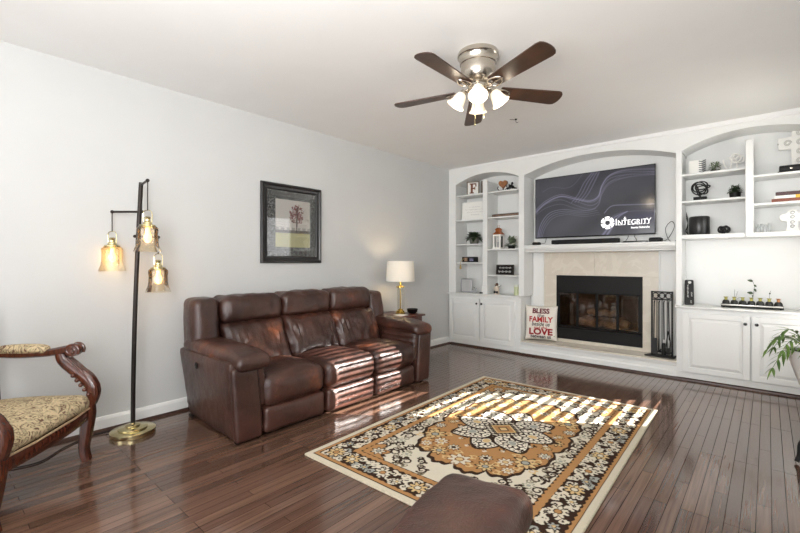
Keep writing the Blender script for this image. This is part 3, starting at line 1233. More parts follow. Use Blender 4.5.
# vines and flowers in the dark band, running along both sides
for side in (0, 1):
    L = HY if side == 0 else HX

    def W(s, t):
        return (HX - t, s) if side == 0 else (s, HY - t)
    s = np.linspace(0, L - 0.08, 400)
    pts = [W(a, 0.145 + 0.042 * math.sin(2 * PI * a / 0.26)) for a in s]
    stroke(pts, 0.0065, CRE)
    k = 0
    a = 0.0
    while a < L - 0.05:
        for (da, dt, r) in ((0.035, 0.042, 0.028), (0.07, -0.042, 0.026), (0.10, 0.03, 0.03), (0.135, 0.05, 0.022), (0.165, -0.045, 0.026), (0.205, 0.035, 0.028), (0.225, -0.03, 0.03)):
            c = W(a + da, 0.145 + dt)
            curl(c[0], c[1], r, rng.rand() * 6, rng.choice([-1, 1]), 0.0085, CRE if rng.rand() < 0.85 else BLU, 1.1)
        c = W(a, 0.145)
        flower(c[0], c[1], 0.055, 8, CRE if k % 2 else TAN, DRK, ORG if k % 2 else CRE, el=1.0)
        c = W(a + 0.13, 0.12)
        flower(c[0], c[1], 0.03, 6, BLU if k % 2 else CRE, DRK, TAN)
        a += 0.26
        k += 1
flower(HX - 0.145, HY - 0.145, 0.06, 8, TAN, DRK, ORG)
keep = ~((e > 0.07) & (e < 0.215))
pat[keep & inb] = sv[keep & inb]
put(e < 0.038, lin((206, 198, 178)))
put((e > 0.038) & (e < 0.043), DRK)
full = np.concatenate([np.concatenate([pat[::-1, ::-1], pat[::-1]], 1), np.concatenate([pat[:, ::-1], pat], 1)], 0)
# wool variation and worn speckle, not symmetric
full = full * (1 + 0.09 * (rng.rand(*full.shape[:2], 1) - 0.5)) 
rug = thing('area_rug', 'cream, gold and brown medallion area rug on the floor before the sofa', 'rug', (RCX, RCY, 0))
M_rug = attr_mat('woven_rug', 0.95, bump=0.6, bump_scale=260, spec=0.1)
o = grid_mesh('pile', full, lambda u, v: (RCX + (u - 0.5) * RW, RCY + (v - 0.5) * RL, 0.0125 + 0.0008 * math.sin(u * 40) * math.sin(v * 60)), M_rug, rug)
M_bind = mat('rug_binding', srgb(196, 186, 164), 0.95, noise_amt=0.1, noise_scale=60, bump=0.4, bump_scale=200)
b = nb()
x0, x1, y0, y1 = RCX - RW / 2, RCX + RW / 2, RCY - RL / 2, RCY + RL / 2
box(b, x0 + 0.004, x1 - 0.004, y0 + 0.004, y1 - 0.004, 0.0, 0.010)
for p, q in (((x0, y0), (x1, y0)), ((x1, y0), (x1, y1)), ((x1, y1), (x0, y1)), ((x0, y1), (x0, y0))):
    n = 40
    tube(b, [(p[0] + (q[0] - p[0]) * i / n, p[1] + (q[1] - p[1]) * i / n, 0.0068) for i in range(n + 1)], 0.0066, 8)
obj('bound_edge', b, M_bind, rug)
rug.rotation_euler = (0, 0, math.radians(1.6))

# ------------------------------------------------------------------ carved armchair (local frame: faces +Y, front legs at x = -/+0.34)
ch = thing('carved_armchair', 'carved dark wood armchair with beige paisley tapestry seat at left edge', 'chair', (0.735, 0.445, 0), math.radians(-39.7))


def cl(name, bm, m, parent, **k):
    return obj(name, bm, m, parent, local=True, **k)


def bar(bm, pts, ws, hs, n=6):
    """rectangular-ish carved bar along pts, width ws (across x/y) and height hs, rounded section"""
    P = spline(pts, n)
    W_, H_ = lerp_list(ws, n), lerp_list(hs, n)
    rings = []
    for i, p in enumerate(P):
        d = (P[min(i + 1, len(P) - 1)] - P[max(i - 1, 0)]).normalized()
        side = Vector((1, 0, 0)) - d * d.x
        if side.length < 0.2:
            side = Vector((0, 1, 0)) - d * d.y
        side.normalize()
        up = d.cross(side).normalized()
        ring = []
        for k in range(12):
            a = 2 * PI * k / 12
            ca, sa = math.cos(a), math.sin(a)
            sq = (abs(ca) ** 4 + abs(sa) ** 4) ** -0.25
            ring.append(bm.verts.new(p + side * ca * sq * W_[i] / 2 + up * sa * sq * H_[i] / 2))
        rings.append(ring)
    for a, c in zip(rings, rings[1:]):
        for k in range(12):
            bm.faces.new((a[k], a[(k + 1) % 12], c[(k + 1) % 12], c[k]))
    bm.faces.new(rings[0][::-1])
    bm.faces.new(rings[-1])


for sx in (-1, 1):
    b = nb()
    bar(b, [(sx * 0.335, 0.005, 0.40), (sx * 0.338, 0.012, 0.30), (sx * 0.338, 0.0, 0.18), (sx * 0.338, -0.012, 0.08), (sx * 0.338, 0.004, 0.0)],
        [0.07, 0.072, 0.062, 0.054, 0.052], [0.07, 0.074, 0.064, 0.054, 0.05])
    l = cl('leg', b, M_mahogany, ch)
    b = nb()
    bar(b, [(sx * 0.335, -0.50, 0.38), (sx * 0.335, -0.52, 0.2), (sx * 0.335, -0.56, 0.0)], [0.055, 0.05, 0.045], [0.055, 0.05, 0.045])
    cl('leg', b, M_mahogany, ch)
    # swept arm support with an acanthus knee and carved flutes
    b = nb()
    bar(b, [(sx * 0.338, 0.03, 0.36), (sx * 0.340, 0.042, 0.44), (sx * 0.342, 0.005, 0.52), (sx * 0.345, -0.075, 0.585), (sx * 0.346, -0.135, 0.64), (sx * 0.346, -0.15, 0.69)],
        [0.05, 0.066, 0.064, 0.056, 0.05, 0.046], [0.05, 0.07, 0.075, 0.07, 0.062, 0.06])
    for k in (-1, 0, 1):
        tube(b, spline([(sx * 0.338 + k * 0.022, 0.06, 0.42), (sx * 0.342 + k * 0.024, 0.05, 0.49), (sx * 0.344 + k * 0.02, -0.02, 0.575), (sx * 0.346 + k * 0.016, -0.10, 0.655)], 6), [0.010] * 6 + [0.008] * 13, 8)
    for k in range(5):
        ball(b, (sx * 0.34 - sx * 0.033, 0.03 - k * 0.022, 0.43 + k * 0.03), 0.013, 8)
    cl('arm_support', b, M_mahogany, ch)
    b = nb()
    bar(b, [(sx * 0.346, -0.055, 0.715), (sx * 0.346, -0.12, 0.708), (sx * 0.346, -0.24, 0.690), (sx * 0.345, -0.40, 0.685), (sx * 0.34, -0.56, 0.70)],
        [0.06, 0.058, 0.05, 0.05, 0.045], [0.05, 0.052, 0.044, 0.04, 0.04])
    # scroll volute at the front
    for s2 in (-1, 1):
        t = [i / 30 for i in range(31)]
        tube(b, [(sx * 0.346 + s2 * 0.028, -0.072 + 0.042 * (1 - 0.75 * q) * math.cos(-0.6 + 9 * q), 0.708 + 0.042 * (1 - 0.75 * q) * math.sin(-0.6 + 9 * q)) for q in t], 0.0085, 8)
    lathe(b, [(0.0, -0.034), (0.038, -0.032), (0.041, 0.0), (0.038, 0.032), (0.0, 0.034)], (0, 0, 0), 16, Matrix.Translation((sx * 0.346, -0.072, 0.706)) @ Matrix.Rotation(PI / 2, 4, 'Y'))
    a = cl('arm', b, M_mahogany, ch)
    b = nb()
    puff(b, sx * 0.346 - 0.034, sx * 0.346 + 0.034, -0.50, -0.22, 0.695, 0.742, 0.022, (0, 0, 0.008), (8, 16, 6), lambda p: Vector((p.x, p.y, p.z - 0.03 * max(0, (p.y + 0.3) / 0.1) ** 2 * 0.35)))
    cl('arm_pad', b, M_tapestry, a)
# rails
b = nb()
bar(b, [(-0.31, 0.01, 0.305), (-0.12, 0.028, 0.298), (0.12, 0.028, 0.298), (0.31, 0.01, 0.305)], [0.045, 0.045, 0.045, 0.045], [0.085, 0.075, 0.075, 0.085])
lathe(b, [(0.0, 0.0), (0.03, 0.002), (0.026, 0.012), (0.012, 0.02), (0, 0.022)], (0, 0, 0), 14, Matrix.Translation((0.33, 0.035, 0.36)) @ Matrix.Rotation(-PI / 2, 4, 'X'))
cl('front_rail', b, M_mahogany, ch)
for sx in (-1, 1):
    b = nb()
    bar(b, [(sx * 0.335, 0.0, 0.305), (sx * 0.335, -0.25, 0.305), (sx * 0.335, -0.5, 0.32)], [0.04] * 3, [0.08] * 3)
    cl('side_rail', b, M_mahogany, ch)
b = nb()
bar(b, [(-0.31, -0.5, 0.32), (0, -0.5, 0.32), (0.31, -0.5, 0.32)], [0.04] * 3, [0.07] * 3)
cl('back_rail', b, M_mahogany, ch)


def seatdome(p):
    return p


b = nb()
puff(b, -0.335, 0.335, -0.49, 0.035, 0.325, 0.425, 0.045, (0.0, 0.015, 0.045), (24, 20, 8), None, 0.004, (6, 6, 6), 12)
sc = cl('seat_cushion', b, M_tapestry, ch)
M_welt = mat('seat_gimp_braid', srgb(176, 150, 118), 0.8, noise_amt=0.2, noise_scale=120)
b = nb()
tube(b, [(-0.325, 0.032, 0.342), (-0.15, 0.046, 0.338), (0.15, 0.046, 0.338), (0.325, 0.032, 0.342)], 0.006, 8)
cl('braid', b, M_welt, sc)
# back
b = nb()
for sx in (-1, 1):
    bar(b, [(sx * 0.335, -0.51, 0.36), (sx * 0.335, -0.53, 0.7), (sx * 0.30, -0.55, 0.98)], [0.05, 0.045, 0.045], [0.05, 0.045, 0.045])
bar(b, [(-0.30, -0.55, 0.98), (-0.15, -0.555, 1.04), (0, -0.56, 1.07), (0.15, -0.555, 1.04), (0.30, -0.55, 0.98)], [0.05] * 5, [0.05, 0.06, 0.08, 0.06, 0.05])
bar(b, [(-0.33, -0.52, 0.48), (0, -0.52, 0.48), (0.33, -0.52, 0.48)], [0.04] * 3, [0.05] * 3)
bf = cl('back_frame', b, M_mahogany, ch)
b = nb()
puff(b, -0.31, 0.31, -0.56, -0.49, 0.5, 1.0, 0.03, (0, 0.02, 0), (16, 6, 16))
cl('back_pad', b, M_tapestry, ch)

ch.scale = (1.08, 1, 1)
ch.location = (0.756, 0.428, 0)

# ------------------------------------------------------------------ floor lamp
LX, LY = 0.215, 0.995
fl = thing('floor_lamp', 'black arc floor lamp with three amber glass bell shades on a brass base', 'lamp', (LX, LY, 0))
b = nb()
lathe(b, [(0.0, 0.0), (0.168, 0.0), (0.17, 0.006), (0.17, 0.028), (0.164, 0.032), (0.118, 0.034), (0.112, 0.036), (0.112, 0.046), (0.106, 0.05), (0.062, 0.052), (0.056, 0.054), (0.056, 0.064), (0.05, 0.068), (0.018, 0.072), (0.016, 0.09), (0.0, 0.09)], (LX, LY, 0), 48, Matrix.Translation((LX, LY, 0)) @ Matrix.Diagonal((0.86, 0.86, 1, 1)) @ Matrix.Translation((-LX, -LY, 0)))
obj('base', b, M_brass, fl)


def pole(z):
    t = z / 1.86
    return Vector((LX - 0.012 * t, LY + 0.012 * math.sin(t * 3.0) * -0.6 + 0.058 * t ** 1.3, z))


b = nb()
tube(b, [pole(0.07 + i * (1.86 - 0.07) / 24) for i in range(25)], 0.0155, 14)
obj('pole', b, M_bronze, fl)
M_amber = bpy.data.materials.new('amber_glass')
M_amber.use_nodes = True
_n = M_amber.node_tree
_n.nodes.remove(_n.nodes['Principled BSDF'])
_t = _n.nodes.new('ShaderNodeBsdfTransparent')
_t.inputs[0].default_value = (0.93, 0.88, 0.77, 1)
_d = _n.nodes.new('ShaderNodeBsdfTranslucent')
_d.inputs[0].default_value = (0.9, 0.72, 0.48, 1)
_g = _n.nodes.new('ShaderNodeBsdfGlossy')
_g.inputs['Roughness'].default_value = 0.04
_m1 = _n.nodes.new('ShaderNodeMixShader')
_m1.inputs[0].default_value = 0.06
_f = _n.nodes.new('ShaderNodeFresnel')
_f.inputs[0].default_value = 1.6
_m2 = _n.nodes.new('ShaderNodeMixShader')
_n.links.new(_t.outputs[0], _m1.inputs[1])
_n.links.new(_d.outputs[0], _m1.inputs[2])
_n.links.new(_f.outputs[0], _m2.inputs[0])
_n.links.new(_m1.outputs[0], _m2.inputs[1])
_n.links.new(_g.outputs[0], _m2.inputs[2])
_n.links.new(_m2.outputs[0], _n.nodes['Material Output'].inputs['Surface'])
M_bulb = mat('glowing_bulb', srgb(255, 220, 150), 0.4, emit=srgb(255, 190, 95), emit_strength=5.0)
# image-left direction of the photograph runs along (-0.75,-0.66): the three arms spread around the pole
for (az, zt, ln, zb) in (((-0.749, -0.6626), 1.64, 0.205, 1.29), ((0.2217, -0.024), 1.845, 0.22, 1.43), ((0.02, 0.99), 1.455, 0.135, 1.124)):
    p0 = pole(zt)
    d = Vector((az[0], az[1], 0)).normalized()
    p1 = p0 + d * ln
    b = nb()
    tube(b, [p0 - d * 0.02, p1], 0.0085, 10)
    ball(b, p1, 0.013, 10)
    ball(b, p0 - d * 0.022, 0.012, 10)
    arm = obj('arm', b, M_bronze, fl)
    b = nb()
    top = zb + 0.215
    tube(b, [p1, (p1.x, p1.y, zb + 0.20)], 0.004, 8)
    obj('cord', b, M_bronze, arm)
    q = Vector((p1.x, p1.y, zb))
    b = nb()
    # wire yoke and stepped cap
    tube(b, spline([q + Vector((-0.03 * 0.75, -0.03 * 0.66, 0.115)), q + Vector((-0.032 * 0.75, -0.032 * 0.66, 0.175)), q + Vector((-0.018 * 0.75, -0.018 * 0.66, 0.20)), q + Vector((0.018 * 0.75, 0.018 * 0.66, 0.20)), q + Vector((0.032 * 0.75, 0.032 * 0.66, 0.175)), q + Vector((0.03 * 0.75, 0.03 * 0.66, 0.115))], 6), 0.003, 8)
    lathe(b, [(0.052, 0.082), (0.05, 0.098), (0.03, 0.104), (0.027, 0.118), (0.018, 0.124), (0.017, 0.142), (0.022, 0.150), (0.012, 0.158), (0.0, 0.158)], q, 24)
    cap = obj('cap', b, M_brass, fl)
    b = nb()
    pr_ = [(0.080, -0.085), (0.0765, -0.072), (0.066, -0.045), (0.060, -0.01), (0.059, 0.03), (0.062, 0.062), (0.060, 0.076), (0.046, 0.092)]
    lathe(b, [(r_ * 1.1, z_ * 1.1 if z_ < 0 else z_) for r_, z_ in pr_], q, 32)
    obj('glass_shade', b, M_amber, fl)
    b = nb()
    lathe(b, [(0.0, -0.03), (0.018, -0.022), (0.026, 0.0), (0.024, 0.02), (0.014, 0.045), (0.012, 0.08), (0.0, 0.08)], q, 16)
    obj('bulb', b, M_bulb, fl)
    l = bpy.data.lights.new('lamp_bulb', 'POINT')
    l.energy, l.color, l.shadow_soft_size = 0.12, (1.0, 0.78, 0.52), 0.03
    lo = bpy.data.objects.new('lamp_bulb', l)
    COL.objects.link(lo)
    lo.location = q + Vector((0, 0, -0.05))
b = nb()
tube(b, spline([(LX - 0.14, LY - 0.1, 0.012), (0.07, 0.75, 0.006), (0.16, 0.60, 0.006), (0.30, 0.44, 0.006), (0.22, 0.22, 0.006), (0.08, 0.0, 0.006), (0.05, -0.25, 0.006)], 10), 0.0045, 8)
tag(obj('power_cord', b, M_black, None, base=(0.1, 0.55, 0)), 'black power cord on the floor between floor lamp and carved armchair', 'cord')

# ------------------------------------------------------------------ framed picture on the left wall
PY0, PY1, PZ0, PZ1 = 2.145, 2.874, 1.252, 2.062
pic = thing('framed_picture', 'black framed tree landscape with dark speckled mat on the left wall', 'picture', (0.0, (PY0 + PY1) / 2, PZ0))
M_frame = mat('black_picture_frame', srgb(26, 24, 24), 0.28, noise_amt=0.15, noise_scale=10)


def frame_bm(bm, y0, y1, z0, z1, w, prof):
    """mitred frame on a wall facing +x; prof: (distance from outer edge, x)"""
    rings = []
    for d, x in prof:
        rings.append([bm.verts.new((x, yy, zz)) for yy, zz in ((y0 + d, z0 + d), (y1 - d, z0 + d), (y1 - d, z1 - d), (y0 + d, z1 - d))])
    for a, c in zip(rings, rings[1:]):
        for k in range(4):
            bm.faces.new((a[k], a[(k + 1) % 4], c[(k + 1) % 4], c[k]))


b = nb()
frame_bm(b, PY0, PY1, PZ0, PZ1, 0.07, [(0, 0.002), (0, 0.022), (0.008, 0.034), (0.022, 0.037), (0.034, 0.028), (0.044, 0.026), (0.054, 0.022), (0.064, 0.024), (0.070, 0.016), (0.070, 0.006)])
obj('frame', b, M_frame, pic, angle=25)
M_mat = bpy.data.materials.new('speckled_black_mat')
M_mat.use_nodes = True
_n = M_mat.node_tree
_v = _n.nodes.new('ShaderNodeTexNoise')
_v.inputs['Scale'].default_value = 95
_v.inputs['Detail'].default_value = 1
_tc = _n.nodes.new('ShaderNodeTexCoord')
_n.links.new(_tc.outputs['Object'], _v.inputs['Vector'])
_r = _n.nodes.new('ShaderNodeValToRGB')
_r.color_ramp.elements[0].position, _r.color_ramp.elements[0].color = 0.5, srgb(40, 41, 42)
_r.color_ramp.elements[1].position, _r.color_ramp.elements[1].color = 0.62, srgb(150, 152, 150)
_n.links.new(_v.outputs['Fac'], _r.inputs['Fac'])
_n.links.new(_r.outputs['Color'], _n.nodes['Principled BSDF'].inputs['Base Color'])
b = nb()
box(b, 0.003, 0.008, PY0 + 0.06, PY1 - 0.06, PZ0 + 0.06, PZ1 - 0.06)
obj('mat_board', b, M_mat, pic, smooth=False)
aw, ah = 90, 110
uu, vv = np.meshgrid(np.linspace(0, 1, aw), np.linspace(0, 1, ah))
r2 = np.random.RandomState(4)
art = np.empty((ah, aw, 3))
art[:] = lin((214, 210, 204))
art += (r2.rand(ah, aw, 1) - 0.5) * 0.04
gm = vv < 0.30
art[gm] = lin((196, 194, 150))
art[(vv < 0.36) & (vv >= 0.30)] = lin((120, 116, 112))
art[(vv < 0.42) & (vv >= 0.36) & (np.sin(uu * 40) > -0.4)] = lin((176, 172, 168))
for _ in range(300):
    a, rr = r2.rand() * 2 * PI, r2.rand() ** 0.7 * (0.75 + 0.25 * r2.rand())
    cx, cy = 0.60 + 0.24 * rr * math.cos(a), 0.70 + 0.24 * rr * math.sin(a)
    m_ = ((uu - cx) ** 2 + ((vv - cy) * 1.2) ** 2) < (0.008 + 0.010 * r2.rand()) ** 2
    art[m_] = lin((110 + r2.randint(40), 66 + r2.randint(26), 66 + r2.randint(26)))
art[(np.abs(uu - 0.60 - 0.03 * (vv - 0.3)) < 0.014) & (vv > 0.30) & (vv < 0.85)] = lin((62, 50, 46))
M_art = attr_mat('landscape_print', 0.6)
grid_mesh('print', art, lambda u, v: (0.0095, PY0 + 0.165 + u * (PY1 - PY0 - 0.31), PZ0 + 0.165 + v * (PZ1 - PZ0 - 0.32)), M_art, pic)
b = nb()
box(b, 0.0125, 0.0145, PY0 + 0.062, PY1 - 0.062, PZ0 + 0.062, PZ1 - 0.062)
obj('glazing', b, M_paneglass, pic, smooth=False)

# ------------------------------------------------------------------ end table, lamp, bowl behind the sofa's far arm
tb = thing('end_table', 'small dark wood end table behind the far sofa arm', 'table', (0.30, 3.84, 0))
M_dkwood = mat('dark_cherry_wood', srgb(70, 34, 26), 0.3, noise_scale=8, color2=srgb(100, 52, 38), stretch=(1, 6, 1))
TX0, TX1, TY0, TY1, TZ = 0.06, 0.56, 3.60, 4.06, 0.625
b = nb()
box(b, TX0, TX1, TY0, TY1, TZ - 0.025, TZ - 0.001, 0.006)
obj('table_top', b, M_dkwood, tb)
b = nb()
box(b, TX0 + 0.03, TX1 - 0.03, TY0 + 0.03, TY1 - 0.03, TZ - 0.10, TZ - 0.025, 0.003)
for k in range(6):
    ball(b, (TX1 - 0.028, TY0 + 0.07 + k * 0.064, TZ - 0.075), 0.012, 8)
obj('apron', b, M_dkwood, tb)
for lx in (TX0 + 0.045, TX1 - 0.045):
    for ly in (TY0 + 0.045, TY1 - 0.045):
        b = nb()
        box(b, lx - 0.02, lx + 0.02, ly - 0.02, ly + 0.02, 0, TZ - 0.10, 0.004)
        obj('leg', b, M_dkwood, tb)
tl = thing('table_lamp', 'gold and glass table lamp with white drum shade on the end table', 'lamp', (0.30, 3.885, TZ))
tx, ty = 0.30, 3.885
b = nb()
lathe(b, [(0, 0), (0.062, 0), (0.062, 0.012), (0.05, 0.018), (0.05, 0.034), (0.034, 0.04), (0.03, 0.05), (0.022, 0.056), (0.0, 0.056)], (tx, ty, TZ), 28)
obj('base', b, M_gold, tl)
b = nb()
for k in range(3):
    a = k * 2 * PI / 3 + 0.5
    lathe(b, [(0.0, 0.05), (0.010, 0.05), (0.010, 0.325), (0.0, 0.325)], (tx + 0.036 * math.cos(a), ty + 0.036 * math.sin(a), TZ), 14)
obj('glass_column', b, M_glass, tl)
b = nb()
lathe(b, [(0.006, 0.05), (0.006, 0.33)], (tx, ty, TZ), 10)
lathe(b, [(0, 0.322), (0.052, 0.322), (0.052, 0.336), (0.03, 0.342), (0.014, 0.35), (0.012, 0.43), (0.0, 0.43)], (tx, ty, TZ), 24)
obj('stem', b, M_gold, tl)
M_shade = bpy.data.materials.new('white_linen_shade')
M_shade.use_nodes = True
_n = M_shade.node_tree
_n.nodes.remove(_n.nodes['Principled BSDF'])
_a = _n.nodes.new('ShaderNodeBsdfDiffuse')
_a.inputs[0].default_value = srgb(236, 234, 226)
_t = _n.nodes.new('ShaderNodeBsdfTranslucent')
_t.inputs[0].default_value = srgb(240, 228, 204)
_m1 = _n.nodes.new('ShaderNodeMixShader')
_m1.inputs[0].default_value = 0.15
_wv = _n.nodes.new('ShaderNodeTexWave')
_wv.inputs['Scale'].default_value = 120
_tc = _n.nodes.new('ShaderNodeTexCoord')
_n.links.new(_tc.outputs['Object'], _wv.inputs['Vector'])
_bp = _n.nodes.new('ShaderNodeBump')
_bp.inputs['Strength'].default_value = 0.1
_bp.inputs['Distance'].default_value = 0.001
_n.links.new(_wv.outputs['Fac'], _bp.inputs['Height'])
_n.links.new(_bp.outputs[0], _a.inputs['Normal'])
_n.links.new(_a.outputs[0], _m1.inputs[1])
_n.links.new(_t.outputs[0], _m1.inputs[2])
_n.links.new(_m1.outputs[0], _n.nodes['Material Output'].inputs['Surface'])
b = nb()
lathe(b, [(0.178, 0.40), (0.168, 0.652), (0.166, 0.652), (0.176, 0.40), (0.178, 0.40)], (tx, ty, TZ), 40)
obj('lamp_shade', b, M_shade, tl)
l = bpy.data.lights.new('table_lamp_bulb', 'POINT')
l.energy, l.color, l.shadow_soft_size = 2.2, (1.0, 0.76, 0.46), 0.04
lo = bpy.data.objects.new('table_lamp_bulb', l)
COL.objects.link(lo)
lo.location = (tx, ty, TZ + 0.52)
M_warmbulb = mat('warm_bulb', srgb(255, 230, 180), 0.4, emit=srgb(255, 205, 130), emit_strength=6.0)
b = nb()
ball(b, (tx, ty, TZ + 0.46), 0.03, 12)
obj('bulb', b, M_warmbulb, tl)
b = nb()
lathe(b, [(0, 0.0), (0.04, 0.0), (0.062, 0.02), (0.072, 0.055), (0.068, 0.058), (0.055, 0.03), (0.0, 0.014)], (0.41, 3.985, TZ), 28)
tag(obj('bowl', b, M_blackgloss, None, base=(0.41, 3.985, TZ)), 'small black bowl on the end table beside the gold lamp', 'bowl')
b = nb()
box(b, 0.36, 0.50, 3.68, 3.80, TZ, TZ + 0.008, 0.002)
tag(obj('coaster', b, M_paper, None, base=(0.43, 3.74, TZ)), 'flat white card lying on the end table before the lamp', 'coaster')

# ------------------------------------------------------------------ ceiling fan
FCX, FCY = 2.235, 2.50
fan = thing('ceiling_fan', 'five-blade brown ceiling fan with nickel motor and four lit frosted glass shades', 'ceiling fan', (FCX, FCY, H))
b = nb()
lathe(b, [(0.0, 0.0), (0.135, 0.0), (0.14, -0.012), (0.14, -0.03), (0.132, -0.036), (0.13, -0.044), (0.126, -0.05), (0.124, -0.08), (0.118, -0.084), (0.118, -0.13), (0.108, -0.17), (0.085, -0.20), (0.06, -0.215), (0.0, -0.215)][::-1], (FCX, FCY, H), 40)
obj('motor_housing', b, M_nickel, fan)
b = nb()
lathe(b, [(0.0, -0.213), (0.06, -0.213), (0.072, -0.225), (0.072, -0.250), (0.06, -0.258), (0.05, -0.262), (0.05, -0.29), (0.042, -0.308), (0.02, -0.318), (0.0, -0.32)][::-1], (FCX, FCY, H), 32)
kit = obj('light_kit', b, M_nickel, fan)
M_blade = mat('dark_walnut_blade', srgb(50, 34, 26), 0.32, noise_scale=6, color2=srgb(74, 50, 37), stretch=(1, 1, 1))
BZ = H - 0.255
PH = math.radians(-163.0)
for k in range(5):
    a = PH + k * 2 * PI / 5
    Mx = Matrix.Translation((FCX, FCY, BZ)) @ Matrix.Rotation(math.radians(-3), 4, Vector((0.749, 0.6626, 0))) @ Matrix.Rotation(a, 4, 'Z') @ Matrix.Rotation(math.radians(-11), 4, 'X')
    b = nb()
    pts = []
    for t in np.linspace(0, 1, 10):
        x = 0.155 + t * 0.42
        pts.append((x, -(0.054 + 0.018 * t)))
    for t in np.linspace(-PI / 2, PI / 2, 9):
        pts.append((0.575 + 0.048 * math.cos(t) ** 0.7 if math.cos(t) > 0.01 else 0.575, 0.072 * math.sin(t)))
    for t in np.linspace(1, 0, 10):
        x = 0.155 + t * 0.42
        pts.append((x, 0.054 + 0.018 * t))
    clean = []
    for p in pts:
        if not clean or (Vector(p) - Vector(clean[-1])).length > 1e-4:
            clean.append(p)
    vs = prism(b, clean, 2, -0.004, 0.004)
    bmesh.ops.transform(b, matrix=Mx, verts=b.verts)
    bl_ = obj('blade', b, M_blade, fan, angle=30)
    b = nb()
    # blade iron: neck and a pierced leaf-shaped plate under the blade
    tube(b, [(0.05, 0, 0.012), (0.10, 0, 0.0), (0.13, 0, -0.009)], [0.014, 0.011, 0.012], 10)
    n = 28
    tube(b, [(0.175 + 0.055 * math.cos(2 * PI * i / n), 0.036 * math.sin(2 * PI * i / n) * (1.15 - 0.35 * math.cos(2 * PI * i / n)), -0.010) for i in range(n + 1)], 0.006, 8)
    tube(b, [(0.125, 0, -0.010), (0.228, 0, -0.010)], 0.006, 8)
    bmesh.ops.transform(b, matrix=Mx, verts=b.verts)
    obj('blade_iron', b, M_nickel, fan)
M_frost = mat('lit_frosted_glass', srgb(250, 240, 220), 0.4, emit=srgb(255, 236, 205), emit_strength=0.25)
for k in range(4):
    a = math.radians(-59) + k * PI / 2
    d = Vector((math.cos(a), math.sin(a), 0))
    p0 = Vector((FCX, FCY, H - 0.255))
    b = nb()
    tube(b, spline([p0 + d * 0.03, p0 + d * 0.075 + Vector((0, 0, 0.008)), p0 + d * 0.10 + Vector((0, 0, -0.012))], 6), 0.009, 10)
    ax = (d * 0.62 + Vector((0, 0, -1))).normalized()
    Mt = Matrix.Translation(p0 + d * 0.098 + Vector((0, 0, -0.006))) @ ax.to_track_quat('Z', 'Y').to_matrix().to_4x4() @ Matrix.Scale(0.9, 4)
    lathe(b, [(0.0, -0.012), (0.02, -0.012), (0.026, 0.0), (0.026, 0.022), (0.0, 0.022)], (0, 0, 0), 20, Mt)
    obj('lamp_holder', b, M_nickel, fan)
    b = nb()
    lathe(b, [(0.024, 0.012), (0.034, 0.022), (0.044, 0.045), (0.050, 0.075), (0.058, 0.10), (0.072, 0.118), (0.069, 0.119), (0.055, 0.102), (0.047, 0.076), (0.040, 0.046), (0.030, 0.026), (0.02, 0.016)], (0, 0, 0), 28, Mt)
    obj('glass_shade', b, M_frost, fan)
    b = nb()
    ball(b, (0, 0, 0.06), 0.026, 10)
    bmesh.ops.transform(b, matrix=Mt, verts=b.verts)
    obj('bulb', b, M_warmbulb, fan)
    l = bpy.data.lights.new('fan_bulb', 'POINT')
    l.energy, l.color, l.shadow_soft_size = 1.2, (1.0, 0.86, 0.66), 0.03
    lo = bpy.data.objects.new('fan_bulb', l)
    COL.objects.link(lo)
    lo.location = p0 + d * 0.098 + ax * 0.135
for (dx, dy, ln) in ((0.035, 0.02, 0.14), (0.0, -0.04, 0.20)):
    b = nb()
    q = Vector((FCX + dx, FCY + dy, H - 0.29))
    tube(b, [q, q - Vector((0, 0, ln))], 0.0016, 6)
    lathe(b, [(0.0, -0.022), (0.006, -0.018), (0.006, -0.006), (0.0, 0.0)], q - Vector((0, 0, ln)), 10)
    obj('pull_chain', b, M_brass, fan)
b = nb()
hx, hy = 1.834, 3.90
lathe(b, [(0.0, -0.012), (0.008, -0.011), (0.012, -0.002), (0.012, 0.0), (0, 0)], (hx, hy, H), 12)
tube(b, spline([(hx, hy, H - 0.01), (hx, hy, H - 0.028), (hx + 0.009, hy + 0.006, H - 0.038), (hx + 0.018, hy + 0.012, H - 0.03)], 5), 0.002, 6)
tube(b, [(hx - 0.05, hy - 0.035, H - 0.003), (hx - 0.01, hy - 0.006, H - 0.008)], 0.0025, 6)
tag(obj('ceiling_hook', b, M_iron, None, base=(hx, hy, H)), 'tiny dark hook in the ceiling beyond the fan', 'hook')

# ------------------------------------------------------------------ television
TVX0, TVX1, TVZ0, TVZ1, TVY = 1.296, 2.748, 1.590, 2.414, 5.60
tv = thing('television', 'large wall-mounted flat television showing grey waves and a white logo, above mantel', 'television', ((TVX0 + TVX1) / 2, TVY + 0.03, TVZ0))
b = nb()
box(b, TVX0, TVX1, TVY, TVY + 0.035, TVZ0, TVZ1, 0.004)
box(b, TVX0 + 0.25, TVX1 - 0.25, TVY + 0.03, TVY + 0.06, TVZ0 + 0.1, TVZ1 - 0.2, 0.006)
obj('cabinet', b, M_blackgloss, tv)
b = nb()
box(b, 1.8, 2.3, TVY + 0.055, BY - 0.001, 1.8, 2.2, 0.002)
obj('wall_bracket', b, M_black, tv)
sw, sh = 360, 204
uu, vv = np.meshgrid(np.linspace(0, 1, sw), np.linspace(0, 1, sh))
X_, Y_ = uu * 1.76, vv
scr = np.empty((sh, sw, 3))
base_c = lin((66, 66, 72))
scr[:] = base_c
# soft broad folds
fold = 0.5 + 0.5 * np.sin(9 * (Y_ + 0.16 * np.sin(3.2 * X_ + 0.6) - 0.35 * X_))
scr *= (0.78 + 0.42 * fold[..., None])
vio = lin((150, 146, 172))


